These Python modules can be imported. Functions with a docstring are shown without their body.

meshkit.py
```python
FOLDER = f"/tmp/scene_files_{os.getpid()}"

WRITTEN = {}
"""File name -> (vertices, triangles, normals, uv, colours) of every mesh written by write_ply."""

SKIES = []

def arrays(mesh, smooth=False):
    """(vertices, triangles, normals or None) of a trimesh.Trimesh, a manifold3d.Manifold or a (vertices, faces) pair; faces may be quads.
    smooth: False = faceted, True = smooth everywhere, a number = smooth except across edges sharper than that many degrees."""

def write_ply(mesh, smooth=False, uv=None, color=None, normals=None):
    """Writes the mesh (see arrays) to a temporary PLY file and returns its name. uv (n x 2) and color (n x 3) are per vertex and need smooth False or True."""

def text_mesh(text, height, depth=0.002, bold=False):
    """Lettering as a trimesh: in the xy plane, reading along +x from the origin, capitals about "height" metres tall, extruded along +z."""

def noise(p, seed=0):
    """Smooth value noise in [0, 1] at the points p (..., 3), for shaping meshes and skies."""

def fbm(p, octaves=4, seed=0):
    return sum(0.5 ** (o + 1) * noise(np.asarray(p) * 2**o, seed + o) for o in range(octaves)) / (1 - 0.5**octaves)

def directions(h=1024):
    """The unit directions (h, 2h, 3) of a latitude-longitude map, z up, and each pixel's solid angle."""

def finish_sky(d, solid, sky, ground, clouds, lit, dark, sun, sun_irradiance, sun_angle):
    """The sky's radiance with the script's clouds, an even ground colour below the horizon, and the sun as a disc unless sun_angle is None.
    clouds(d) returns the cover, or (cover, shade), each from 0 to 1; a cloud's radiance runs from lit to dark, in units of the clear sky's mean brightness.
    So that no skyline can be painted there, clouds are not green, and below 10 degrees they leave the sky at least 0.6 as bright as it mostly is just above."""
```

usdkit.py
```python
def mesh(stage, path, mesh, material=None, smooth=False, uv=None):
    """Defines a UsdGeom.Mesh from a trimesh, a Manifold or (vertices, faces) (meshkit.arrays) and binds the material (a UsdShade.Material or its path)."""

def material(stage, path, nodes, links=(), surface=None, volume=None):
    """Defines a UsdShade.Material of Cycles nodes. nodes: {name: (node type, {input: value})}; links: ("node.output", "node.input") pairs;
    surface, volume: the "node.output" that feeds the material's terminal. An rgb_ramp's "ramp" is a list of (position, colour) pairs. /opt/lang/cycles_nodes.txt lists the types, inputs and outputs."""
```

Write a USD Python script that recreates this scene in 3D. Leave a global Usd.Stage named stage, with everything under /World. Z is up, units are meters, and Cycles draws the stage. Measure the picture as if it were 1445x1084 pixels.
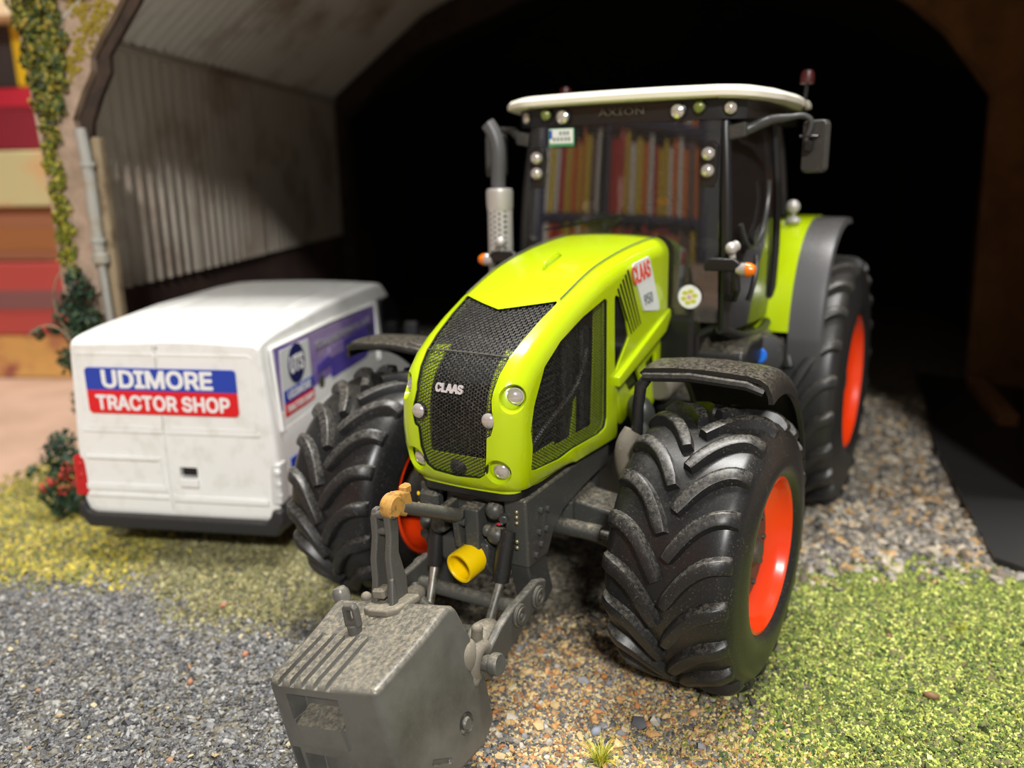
"""A scale-model farm diorama (about 1:32) on a desk: lime tractor with a ballast block, white van, shed, gravel.
Everything is designed in full-size metres (tractor frame: x ahead, y to its left, z up) and written at S = 1/32."""
import math
import numpy as np
import trimesh
import shapely
import shapely.geometry as sg
from shapely.ops import unary_union
import manifold3d as m3
from manifold3d import Manifold, CrossSection
from pxr import Gf, Sdf, Usd, UsdGeom, UsdLux, UsdShade, Vt
import meshkit
import usdkit

S = 1.0 / 32.0
stage = Usd.Stage.CreateInMemory()
UsdGeom.SetStageUpAxis(stage, UsdGeom.Tokens.z)
UsdGeom.SetStageMetersPerUnit(stage, 1.0)
UsdGeom.Xform.Define(stage, "/World")
UsdGeom.Scope.Define(stage, "/World/Looks")


def lin(r, g, b):
    def f(c):
        c = c / 255.0
        return c / 12.92 if c <= 0.04045 else ((c + 0.055) / 1.055) ** 2.4
    return (f(r), f(g), f(b))


def frame_matrix(X, Y, Z, O):
    return Gf.Matrix4d(*[float(t) for row in ((*X, 0), (*Y, 0), (*Z, 0), (*O, 1)) for t in row])


# ---------------------------------------------------------------- camera
CAM = np.array([7.6283, 2.3772, 2.8946])
YAW, PITCH, ROLL, FPX = 3.6620401, -0.24487744, -0.01867273, 1200.095
_fw = np.array([math.cos(PITCH) * math.cos(YAW), math.cos(PITCH) * math.sin(YAW), math.sin(PITCH)])
_r = np.array([math.sin(YAW), -math.cos(YAW), 0.0])
_u = np.cross(_r, _fw)
_r2 = math.cos(ROLL) * _r + math.sin(ROLL) * _u
_u2 = -math.sin(ROLL) * _r + math.cos(ROLL) * _u
cam = UsdGeom.Camera.Define(stage, "/World/camera")
cam.AddTransformOp().Set(frame_matrix(_r2, _u2, -_fw, CAM * S))
cam.CreateFocalLengthAttr(6.86)
cam.CreateHorizontalApertureAttr(6.86 * 1445 / FPX)
cam.CreateVerticalApertureAttr(6.86 * 1084 / FPX)
cam.CreateClippingRangeAttr(Gf.Vec2f(0.005, 200.0))
cam.CreateFStopAttr(3.9)
cam.CreateFocusDistanceAttr(4.15 * S)
EXPOSURE = -0.32
cam.CreateExposureAttr(EXPOSURE)

# ---------------------------------------------------------------- the shed's own frame: a = into the shed, l = to the viewer's right
_A0 = YAW - math.radians(6.1)
SA = np.array([math.cos(_A0), math.sin(_A0), 0.0])
SL = np.array([math.sin(_A0), -math.cos(_A0), 0.0])
SO = np.array([CAM[0], CAM[1], 0.0])
SZ = np.array([0.0, 0.0, 1.0])


def sh(a, l, z=0.0):
    return SO + a * SA + l * SL + np.array([0, 0, z])


# ---------------------------------------------------------------- light: the hobby room's ceiling lamps and its even, dim walls
def rect_light(name, at, aim, w, h, radiance, color=(1, 1, 1)):
    at, aim = np.asarray(at, float), np.asarray(aim, float)
    z = at - aim
    z /= np.linalg.norm(z)
    x = np.cross([0, 0, 1.0], z)
    x = x / np.linalg.norm(x) if np.linalg.norm(x) > 1e-6 else np.array([1.0, 0, 0])
    y = np.cross(z, x)
    L = UsdLux.RectLight.Define(stage, "/World/" + name)
    L.AddTransformOp().Set(frame_matrix(x, y, z, at * S))
    L.CreateWidthAttr(w * S)
    L.CreateHeightAttr(h * S)
    L.CreateIntensityAttr(radiance)
    L.CreateColorAttr(Gf.Vec3f(*color))
    return L


_focus = sh(5.0, 0.0, 0.8)
_el, _az = math.radians(35.0), math.radians(9.8)
_dir = -SA * math.cos(_el) * math.cos(_az) + SL * math.cos(_el) * math.sin(_az) + SZ * math.sin(_el)
rect_light("key_lamp", _focus + _dir * 62.0, _focus, 7.0, 5.0, 385.0, (1.0, 0.985, 0.96))
rect_light("ceiling_lamp", sh(9.0, 2.0, 44.0), sh(4.0, 0.5, 0.0), 26.0, 3.0, 170.0, (1.0, 0.98, 0.95))
dome = UsdLux.DomeLight.Define(stage, "/World/room_light")
dome.CreateIntensityAttr(0.085)
dome.CreateColorAttr(Gf.Vec3f(1.0, 0.975, 0.94))

# ---------------------------------------------------------------- mesh helpers (design metres)
def cat(*ms):
    out = []
    for m in ms:
        out += list(m) if isinstance(m, (list, tuple)) else [m]
    return trimesh.util.concatenate([trimesh.Trimesh(o.vertices, o.faces, process=False) for o in out])


def T(v, f):
    v, f = np.asarray(v, float), np.asarray(f, int)
    if f.shape[1] == 4:
        f = np.vstack([f[:, [0, 1, 2]], f[:, [0, 2, 3]]])
    return trimesh.Trimesh(v, f, process=False)


def hull(p):
    return trimesh.convex.convex_hull(np.asarray(p, float))


def box(x0, x1, y0, y1, z0, z1, b=0.012):
    c, h = np.array([(x0 + x1) / 2, (y0 + y1) / 2, (z0 + z1) / 2]), np.abs(np.array([x1 - x0, y1 - y0, z1 - z0])) / 2
    b = min(b, 0.45 * h.min())
    p = []
    for sx in (-1, 1):
        for sy in (-1, 1):
            for sz in (-1, 1):
                for k in range(3):
                    d = h - b
                    d[k] = h[k]
                    p.append(c + d * np.array([sx, sy, sz]))
    return hull(p)


def place(m, M):
    m = m.copy()
    m.apply_transform(M)
    return m


def basis(X, Y, Z, O):
    M = np.eye(4)
    M[:3, 0], M[:3, 1], M[:3, 2], M[:3, 3] = X, Y, Z, O
    return M


def obox(O, X, Y, Z, sx, sy, sz, b=0.012):
    """A chamfered box centred at O along the unit axes X, Y, Z."""
    return place(box(-sx / 2, sx / 2, -sy / 2, sy / 2, -sz / 2, sz / 2, b), basis(X, Y, Z, O))


def unit(v):
    v = np.asarray(v, float)
    return v / (np.linalg.norm(v) + 1e-12)


def perp(d):
    d = unit(d)
    a = np.cross(d, [0, 0, 1.0] if abs(d[2]) < 0.9 else [1.0, 0, 0])
    a = unit(a)
    return a, np.cross(d, a)


def lathe(profile, O, D, n=32, closed=False):
    """profile: (radius, height along D) from one end to the other."""
    a, b = perp(D)
    D = unit(D)
    pr = np.asarray(profile, float)
    t = np.arange(n) * 2 * np.pi / n
    ring = np.cos(t)[:, None] * a + np.sin(t)[:, None] * b
    v = np.asarray(O, float) + pr[:, 1][:, None, None] * D + pr[:, 0][:, None, None] * ring[None]
    k = len(pr)
    i, j = np.meshgrid(np.arange(k if closed else k - 1), np.arange(n), indexing="ij")
    i2 = (i + 1) % k
    q = np.stack([i * n + j, i * n + (j + 1) % n, i2 * n + (j + 1) % n, i2 * n + j], -1).reshape(-1, 4)
    m = T(v.reshape(-1, 3), q)
    m.merge_vertices(digits_vertex=7)
    m.update_faces(m.nondegenerate_faces())
    if m.is_watertight and m.volume < 0:
        m.invert()
    return m


def cyl(p0, p1, r0, r1=None, n=20, b=0.2):
    p0, p1 = np.asarray(p0, float), np.asarray(p1, float)
    r1 = r0 if r1 is None else r1
    L = np.linalg.norm(p1 - p0)
    c = min(b * min(r0, r1), 0.3 * L)
    return lathe([(0, 0), (r0 - c, 0), (r0, c), (r1, L - c), (r1 - c, L), (0, L)], p0, p1 - p0, n)


def ring(O, D, r0, r1, h, n=28):
    """A flat washer: inner radius r0, outer r1, height h."""
    c = min(h, r1 - r0) * 0.2
    return lathe([(r0, 0), (r1 - c, 0), (r1, c), (r1, h - c), (r1 - c, h), (r0 + c, h), (r0, h - c)], O, D, n, closed=True)


def sph(O, r, sub=2):
    m = trimesh.creation.icosphere(sub)
    m.vertices = m.vertices * np.asarray(r, float) + np.asarray(O, float)
    return m


def tube(path, r, n=10, flat=None):
    p = np.asarray(path, float)
    k = len(p)
    t = np.gradient(p, axis=0)
    t /= np.linalg.norm(t, axis=1, keepdims=True) + 1e-12
    a, _ = perp(t[0])
    rr = np.broadcast_to(r, (k,))
    ang = np.arange(n) * 2 * np.pi / n
    v = []
    for i in range(k):
        a = unit(a - t[i] * (a @ t[i]))
        b = np.cross(t[i], a)
        v.append(p[i] + rr[i] * (np.cos(ang)[:, None] * a + (flat or 1.0) * np.sin(ang)[:, None] * b))
    v = np.vstack(v + [p[:1], p[-1:]])
    i, j = np.meshgrid(np.arange(k - 1), np.arange(n), indexing="ij")
    q = np.stack([i * n + j, i * n + (j + 1) % n, (i + 1) * n + (j + 1) % n, (i + 1) * n + j], -1).reshape(-1, 4)
    f = np.vstack([q[:, [0, 1, 2]], q[:, [0, 2, 3]]])
    j = np.arange(n)
    c0 = np.stack([np.full(n, k * n), (j + 1) % n, j], 1)
    c1 = np.stack([np.full(n, k * n + 1), (k - 1) * n + j, (k - 1) * n + (j + 1) % n], 1)
    return T(v, np.vstack([f, c0, c1]))


def curve(pts, n=24):
    """A smooth line through the points."""
    from scipy.interpolate import CubicSpline
    p = np.asarray(pts, float)
    d = np.r_[0, np.cumsum(np.linalg.norm(np.diff(p, axis=0), axis=1))]
    return CubicSpline(d, p)(np.linspace(0, d[-1], n))


_FR = {"xz": (np.array([1.0, 0, 0]), np.array([0, 0, 1.0]), np.array([0, -1.0, 0])),
       "yz": (np.array([0, 1.0, 0]), np.array([0, 0, 1.0]), np.array([1.0, 0, 0])),
       "xy": (np.array([1.0, 0, 0]), np.array([0, 1.0, 0]), np.array([0, 0, 1.0]))}


def prism(poly, t0, t1, fr="xz", holes=()):
    """A polygon extruded from t0 to t1 along the axis its frame leaves out."""
    g = sg.Polygon(poly, holes) if not isinstance(poly, sg.Polygon) else poly
    if not g.is_valid:
        g = g.buffer(0)
    U, V, W = _FR[fr] if isinstance(fr, str) else fr
    sgn = 1.0
    if isinstance(fr, str) and fr == "xz":
        t0, t1, sgn = -t1, -t0, 1.0
    m = trimesh.creation.extrude_polygon(g, t1 - t0, engine="earcut")
    v = m.vertices
    return trimesh.Trimesh(v[:, :1] * U + v[:, 1:2] * V + (v[:, 2:3] + t0) * W, m.faces, process=False)


def bprism(poly, t0, t1, b=0.012, fr="xz"):
    """prism() with rounded edges."""
    U, V, W = _FR[fr] if isinstance(fr, str) else fr
    if isinstance(fr, str) and fr == "xz":
        t0, t1 = -t1, -t0
    polys = [np.asarray(p, float) for p in (poly if isinstance(poly[0][0], (list, tuple, np.ndarray)) else [poly])]
    cs = CrossSection(polys, m3.FillRule.EvenOdd).offset(-b, m3.JoinType.Miter)
    m = cs.extrude(t1 - t0 - 2 * b).translate((0, 0, t0 + b)).minkowski_sum(Manifold.sphere(b, 8))
    mm = m.to_mesh()
    v = mm.vert_properties[:, :3].astype(float)
    return T(v[:, :1] * U + v[:, 1:2] * V + v[:, 2:3] * W, mm.tri_verts)


def man(m):
    m = m.copy()
    m.merge_vertices(digits_vertex=7)
    m.update_faces(m.nondegenerate_faces())
    return Manifold(m3.Mesh(vert_properties=np.asarray(m.vertices, np.float32), tri_verts=np.asarray(m.faces, np.uint32)))


def unman(m):
    q = m.to_mesh()
    return T(q.vert_properties[:, :3].astype(float), q.tri_verts)


def flip(m):
    m = m.copy()
    m.vertices = m.vertices * np.array([1, -1, 1.0])
    m.invert()
    return m


def sheet(grid, th, close_u=False):
    """A grid of points (n, k, 3) as a shell th thick (along its own normals)."""
    g = np.asarray(grid, float)
    du, dv = np.gradient(g, axis=0), np.gradient(g, axis=1)
    nn = np.cross(du, dv)
    nn /= np.linalg.norm(nn, axis=2, keepdims=True) + 1e-12
    n, k = g.shape[:2]
    v = np.vstack([g.reshape(-1, 3), (g - nn * th).reshape(-1, 3)])
    i, j = np.meshgrid(np.arange(n - 1), np.arange(k - 1), indexing="ij")
    q = np.stack([i * k + j, (i + 1) * k + j, (i + 1) * k + j + 1, i * k + j + 1], -1).reshape(-1, 4)
    o = n * k
    edge = [i * k for i in range(n)] + [(n - 1) * k + j for j in range(1, k)] + [i * k + k - 1 for i in range(n - 2, -1, -1)] + [j for j in range(k - 2, 0, -1)]
    e2 = edge[1:] + edge[:1]
    rim = np.array([[b, a, a + o, b + o] for a, b in zip(edge, e2)])
    return T(v, np.vstack([q, q[:, ::-1] + o, rim]))


def text(s, height, O, X, Y, depth=0.004, bold=True, width=None, shear=0.0, heavy=0.0):
    """Lettering on a surface: starts at O, reads along X, stands along Y."""
    m = meshkit.text_mesh(s, 1.0, 1.0, bold)
    if heavy:
        m = cat([trimesh.Trimesh(m.vertices + np.array([dx * heavy, dy * heavy, 0.002 * i]), m.faces, process=False) for i, (dx, dy) in enumerate(((0, 0), (1, 0), (-1, 0), (0, 1), (0, -1), (0.7, 0.7), (-0.7, 0.7), (0.7, -0.7), (-0.7, -0.7)))])
    v = np.array(m.vertices)
    v[:, 0] -= v[:, 0].min()
    v[:, 0] += shear * v[:, 1]
    sx = height if width is None else width / v[:, 0].max()
    X, Y = unit(X), unit(Y)
    return T(np.asarray(O, float) + v[:, :1] * sx * X + v[:, 1:2] * height * Y + v[:, 2:3] * depth * np.cross(X, Y), m.faces)


def rrect(x0, x1, y0, y1, r):
    return sg.box(x0 + r, y0 + r, x1 - r, y1 - r).buffer(r, 6)


# ---------------------------------------------------------------- stage helpers
_used = {}


def numbered(parent, name):
    k = (parent, name)
    n = _used.get(k, 0)
    _used[k] = n + 1
    return name if n == 0 else f"{name}_{n:03d}"


def tag(prim, label=None, category=None, group=None, kind=None):
    for k, v in (("label", label), ("category", category), ("group", group), ("kind", kind)):
        if v:
            prim.SetCustomDataByKey(k, v)
    return prim


class Thing:
    """An Xform at the thing's base; its parts are meshes below it."""

    def __init__(self, name, label, category, base=(0, 0, 0), group=None, kind=None):
        self.base = np.asarray(base, float)
        self.path = "/World/" + numbered("/World", name)
        x = UsdGeom.Xform.Define(stage, self.path)
        x.AddTranslateOp().Set(Gf.Vec3d(*[float(t) for t in self.base * S]))
        tag(x.GetPrim(), label, category, group, kind)

    def part(self, name, mesh, mat, under=None, smooth=38, label=None, kind=None, per=0):
        p = (under or self.path)
        p = p + "/" + numbered(p, name)
        if isinstance(mesh, (list, tuple)):
            mesh = cat(*mesh)
        q = usdkit.mesh(stage, p, trimesh.Trimesh((np.asarray(mesh.vertices) - self.base) * S, mesh.faces, process=False), M(mat), smooth=smooth)
        tag(q.GetPrim(), label, None, None, kind)
        if per:
            tones(q, len(mesh.vertices) // per, per, len(name))
        return p


def single(name, mesh, mat, label=None, category=None, group=None, kind=None, smooth=38, per=0):
    if isinstance(mesh, (list, tuple)):
        mesh = cat(*mesh)
    lo, hi = mesh.bounds
    base = np.array([(lo[0] + hi[0]) / 2, (lo[1] + hi[1]) / 2, lo[2]])
    p = "/World/" + numbered("/World", name)
    q = usdkit.mesh(stage, p, trimesh.Trimesh((np.asarray(mesh.vertices) - base) * S, mesh.faces, process=False), M(mat), smooth=smooth)
    q.AddTranslateOp().Set(Gf.Vec3d(*[float(t) for t in base * S]))
    tag(q.GetPrim(), label, category, group, kind)
    if per:
        tones(q, len(mesh.vertices) // per, per, len(name))
    return p


# ---------------------------------------------------------------- materials
_mats, _defs = {}, {}


def M(name):
    if name not in _mats:
        _mats[name] = _defs[name]("/World/Looks/" + name)
    return _mats[name]


def paint(name, color, rough=0.45, metal=0.0, coat=0.0, var=None, dust=0.0, speck=0.0, bump=None, spec=0.5, dust_color=lin(150, 140, 118), sss=0.0):
    """var: (scale per design metre, colour, low, high) mottling; dust lies on what faces up; speck: lint flecks anywhere; bump: (scale, depth)."""

    def make(path):
        n = {"g": ("geometry", {}), "v": ("vector_math", {"math_type": "scale", "scale": 1 / S}), "p": ("principled_bsdf", {"roughness": rough, "metallic": metal, "coat_weight": coat, "coat_roughness": 0.08, "specular_ior_level": spec})}
        l = [("g.position", "v.vector1")]
        last = None
        n["c"] = ("color", {"value": color})
        last = "c.color"
        if var:
            n["vn"] = ("noise_texture", {"scale": var[0], "detail": 5.0, "roughness": 0.6})
            n["vm"] = ("map_range", {"from_min": var[2], "from_max": var[3], "to_min": 0.0, "to_max": 1.0, "clamp": True})
            n["vx"] = ("mix_color", {"b": var[1]})
            l += [("v.vector", "vn.vector"), ("vn.fac", "vm.value"), ("vm.result", "vx.fac"), (last, "vx.a")]
            last = "vx.result"
        if dust > 0:
            n["nz"] = ("separate_xyz", {})
            n["up"] = ("map_range", {"from_min": 0.25, "from_max": 0.95, "to_min": 0.0, "to_max": 1.0, "clamp": True})
            n["dn"] = ("noise_texture", {"scale": 40.0, "detail": 7.0, "roughness": 0.78})
            n["dm"] = ("map_range", {"from_min": 0.43, "from_max": 0.66, "to_min": 0.0, "to_max": dust, "clamp": True})
            n["dd"] = ("math", {"math_type": "multiply"})
            n["dx"] = ("mix_color", {"b": dust_color})
            l += [("g.normal", "nz.vector"), ("nz.z", "up.value"), ("v.vector", "dn.vector"), ("dn.fac", "dm.value"), ("up.result", "dd.value1"), ("dm.result", "dd.value2"), ("dd.value", "dx.fac"), (last, "dx.a")]
            last = "dx.result"
        if speck > 0:
            n["sn"] = ("noise_texture", {"scale": 95.0, "detail": 3.0, "roughness": 0.7})
            n["sb"] = ("noise_texture", {"scale": 5.0, "detail": 2.0})
            n["sm"] = ("map_range", {"from_min": 0.60, "from_max": 0.70, "to_min": 0.0, "to_max": speck, "clamp": True})
            n["sc"] = ("map_range", {"from_min": 0.40, "from_max": 0.60, "to_min": 0.25, "to_max": 1.0, "clamp": True})
            n["ss"] = ("math", {"math_type": "multiply"})
            n["sx"] = ("mix_color", {"b": lin(165, 158, 140)})
            l += [("v.vector", "sn.vector"), ("v.vector", "sb.vector"), ("sn.fac", "sm.value"), ("sb.fac", "sc.value"), ("sm.result", "ss.value1"), ("sc.result", "ss.value2"), ("ss.value", "sx.fac"), (last, "sx.a")]
            last = "sx.result"
        l.append((last, "p.base_color"))
        if bump:
            n["bn"] = ("noise_texture", {"scale": bump[0], "detail": 4.0})
            n["b"] = ("bump", {"distance": bump[1] * S, "strength": 1.0})
            l += [("v.vector", "bn.vector"), ("bn.fac", "b.height"), ("b.normal", "p.normal")]
        return usdkit.material(stage, path, n, l, surface="p.BSDF")

    _defs[name] = make


def mesh_screen(name, color, pitch, open_at, fr=("y", "z"), slots=False):
    """A stamped screen: dark sheet with rows of see-through holes, pitch design metres apart."""

    def make(path):
        k = 2 * math.pi / pitch
        n = {"g": ("geometry", {}), "s": ("separate_xyz", {}), "p": ("principled_bsdf", {"base_color": color, "roughness": 0.55, "metallic": 0.2}), "t": ("transparent_bsdf", {}), "m": ("mix_closure", {})}
        l = [("g.position", "s.vector")]
        axes = {"y": "s.y", "z": "s.z", "x": "s.x"}
        total = None
        for i, ang in enumerate((0.0, 60.0, 120.0)):
            cu, cv = k / S * math.cos(math.radians(ang)), k / S * math.sin(math.radians(ang))
            n[f"a{i}"] = ("math", {"math_type": "multiply", "value2": cu})
            n[f"b{i}"] = ("math", {"math_type": "multiply_add", "value2": cv})
            n[f"c{i}"] = ("math", {"math_type": "cosine"})
            l += [(axes[fr[0]], f"a{i}.value1"), (axes[fr[1]], f"b{i}.value1"), (f"a{i}.value", f"b{i}.value3"), (f"b{i}.value", f"c{i}.value1")]
            if total is None:
                total = "c0.value"
            else:
                n[f"d{i}"] = ("math", {"math_type": "add"})
                l += [(total, f"d{i}.value1"), (f"c{i}.value", f"d{i}.value2")]
                total = f"d{i}.value"
        n["th"] = ("math", {"math_type": "greater_than", "value2": open_at})
        n["v"] = ("vector_math", {"math_type": "scale", "scale": 1 / S})
        n["dn"] = ("noise_texture", {"scale": 60.0, "detail": 5.0, "roughness": 0.75})
        n["dm"] = ("map_range", {"from_min": 0.46, "from_max": 0.68, "to_min": 0.0, "to_max": 0.5, "clamp": True})
        n["dx"] = ("mix_color", {"a": color, "b": lin(130, 125, 110)})
        l += [(total, "th.value1"), ("th.value", "m.fac"), ("p.BSDF", "m.closure1"), ("t.BSDF", "m.closure2"), ("g.position", "v.vector1"), ("v.vector", "dn.vector"), ("dn.fac", "dm.value"), ("dm.result", "dx.fac"), ("dx.result", "p.base_color")]
        return usdkit.material(stage, path, n, l, surface="m.closure")

    _defs[name] = make


def pane(name, tint=(0.9, 0.92, 0.92), rough=0.0, ior=1.5, film=0.035):
    """Clear plastic glazing with a thin film of dust."""

    def make(path):
        return usdkit.material(stage, path, {"t": ("transparent_bsdf", {"color": tint}), "g": ("glossy_bsdf", {"color": (1, 1, 1), "roughness": rough}), "f": ("fresnel", {"IOR": ior}), "m": ("mix_closure", {}), "d": ("diffuse_bsdf", {"color": lin(170, 160, 156)}), "k": ("mix_closure", {"fac": film})},
                               [("f.fac", "m.fac"), ("t.BSDF", "m.closure1"), ("g.BSDF", "m.closure2"), ("m.closure", "k.closure1"), ("d.BSDF", "k.closure2")], surface="k.closure")

    _defs[name] = make


def grains(name, colors, rough=0.75, bump=None):
    """Loose grains: each piece takes one colour of the list, by the mesh attribute "tone"."""

    def make(path):
        st = [(i / len(colors), c) for i, c in enumerate(colors)]
        return usdkit.material(stage, path, {"g": ("attribute", {"attribute": "tone"}), "r": ("rgb_ramp", {"ramp": st, "interpolate": False}), "p": ("principled_bsdf", {"roughness": rough})},
                               [("g.fac", "r.fac"), ("r.color", "p.base_color")], surface="p.BSDF")

    _defs[name] = make


def tones(mesh_prim, n_piece, per, seed=1):
    t = np.repeat(np.random.default_rng(seed).uniform(0.001, 0.999, n_piece), per).astype(np.float32)
    UsdGeom.PrimvarsAPI(mesh_prim).CreatePrimvar("tone", Sdf.ValueTypeNames.FloatArray, "vertex").Set(Vt.FloatArray.FromNumpy(t))


LIME = lin(182, 206, 8)
paint("lime_paint", LIME, 0.22, coat=0.4, speck=0.12)
paint("dark_cast", lin(62, 63, 60), 0.42, dust=0.9, speck=0.55)
paint("frame_grey", lin(58, 59, 57), 0.36, speck=0.5)
paint("link_grey", lin(78, 77, 72), 0.48, dust=0.55, speck=0.3)
paint("black_plastic", lin(30, 30, 30), 0.38, dust=0.5, speck=0.25)
paint("black_clean", lin(24, 24, 24), 0.35)
paint("rubber", lin(27, 27, 28), 0.34, dust=0.10, speck=0.34)
paint("lug_rubber", lin(30, 30, 31), 0.40, dust=0.6, speck=0.5, dust_color=lin(140, 134, 120))
paint("rubber_far", lin(36, 36, 36), 0.42, dust=0.15, speck=0.15)
paint("grey_plastic", lin(80, 80, 82), 0.42, dust=0.2)
paint("lug_far", lin(40, 40, 40), 0.42, dust=0.4, speck=0.15)
paint("rim_red", lin(236, 62, 14), 0.25, coat=0.3)
paint("hub_dark", lin(66, 62, 54), 0.5, speck=0.3)
paint("weight_grey", lin(96, 95, 90), 0.32, dust=0.95, speck=0.18, var=(3.0, lin(70, 69, 65), 0.4, 0.7), dust_color=lin(158, 148, 126))
paint("dusty", lin(112, 106, 94), 0.8, dust=1.0, speck=0.6)
paint("hook_ochre", lin(186, 140, 70), 0.5, var=(30.0, lin(130, 100, 60), 0.5, 0.7))
paint("yellow_plastic", lin(246, 205, 0), 0.35, sss=0.0)
paint("chrome", lin(200, 198, 190), 0.28, metal=0.9, var=(30.0, lin(150, 140, 120), 0.45, 0.7))
paint("lens", lin(205, 198, 192), 0.16, metal=0.55)
paint("lens_green", lin(120, 130, 70), 0.3, metal=0.2)
paint("amber", lin(240, 120, 10), 0.2)
paint("lens_red", lin(60, 10, 9), 0.4)
paint("silver", lin(190, 186, 180), 0.42, metal=0.35)
paint("brass", lin(168, 160, 130), 0.35, metal=0.8)
paint("white_paint", lin(238, 238, 234), 0.28, coat=0.25, var=(7.0, lin(224, 224, 216), 0.5, 0.72))
paint("roof_white", lin(236, 232, 216), 0.4)
paint("van_black", lin(40, 40, 42), 0.5, dust=0.2)
paint("sign_blue", lin(32, 66, 172), 0.4)
paint("sign_red", lin(222, 24, 34), 0.4)
paint("sign_white", lin(240, 240, 238), 0.4)
paint("lamp_red", lin(190, 26, 30), 0.2)
paint("lamp_clear", lin(206, 206, 204), 0.2)
paint("navy", lin(36, 40, 96), 0.4)
paint("lilac", lin(168, 148, 190), 0.4, var=(2.2, lin(120, 100, 176), 0.42, 0.62))
paint("violet", lin(78, 66, 160), 0.4, var=(3.0, lin(98, 84, 178), 0.4, 0.6))
paint("text_grey", lin(176, 176, 178), 0.5)
paint("leaf_print", lin(70, 74, 44), 0.6)
paint("dark_glass", lin(18, 19, 20), 0.1)
paint("seat_grey", lin(96, 92, 92), 0.7)
paint("blue_cap", lin(20, 110, 220), 0.4)
paint("paper", lin(226, 230, 226), 0.5)
paint("paper_red", lin(232, 70, 48), 0.5)
paint("paper_grey", lin(120, 128, 132), 0.5)
paint("plate_green", lin(70, 150, 110), 0.5)
paint("sticker_yellow", lin(206, 204, 70), 0.5)
paint("sticker_pink", lin(214, 170, 170), 0.5)
paint("logo_silver", lin(206, 200, 200), 0.3, metal=0.3)
paint("concrete", lin(176, 152, 132), 0.9, var=(3.5, lin(146, 126, 106), 0.42, 0.66), bump=(30.0, 0.01))
paint("lichen", lin(150, 132, 40), 0.9)
paint("old_timber", lin(66, 50, 38), 0.85, var=(5.0, lin(44, 34, 28), 0.4, 0.65))
paint("tan_timber", lin(150, 132, 104), 0.8, var=(6.0, lin(110, 92, 70), 0.45, 0.65))
paint("pale_pipe", lin(160, 158, 150), 0.5, var=(5.0, lin(150, 138, 112), 0.5, 0.7))
paint("cladding", lin(178, 168, 154), 0.6, var=(1.1, lin(138, 116, 100), 0.48, 0.72))
paint("roof_sheet", lin(206, 201, 192), 0.6, var=(0.8, lin(140, 116, 88), 0.52, 0.74))
paint("dwarf_wall", lin(66, 44, 40), 0.85, var=(1.3, lin(84, 64, 52), 0.5, 0.7))
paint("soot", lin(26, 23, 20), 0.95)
paint("brown_wood", lin(150, 106, 66), 0.85, var=(2.0, lin(120, 84, 52), 0.4, 0.7))
paint("black_board", lin(40, 40, 40), 0.45)
paint("board_edge", lin(120, 110, 96), 0.8)
paint("desk", lin(172, 140, 118), 0.7, var=(0.8, lin(158, 128, 106), 0.4, 0.6))
mesh_screen("grille_screen", lin(34, 34, 34), 0.0165, -0.9, ("y", "z"))
mesh_screen("side_screen", lin(30, 30, 30), 0.0165, -0.9, ("x", "z"))
mesh_screen("muffler_screen", lin(196, 192, 186), 0.034, 1.1, ("y", "z"))
pane("cab_glass", (0.86, 0.88, 0.88), 0.0, 1.75)

# ================================================================ the setting
rng = np.random.default_rng(7)
FR_AL = (SL, SZ, -SA)          # polygons in (l, z), extruded towards the viewer; use prism(..., -a1, -a0)


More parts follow.
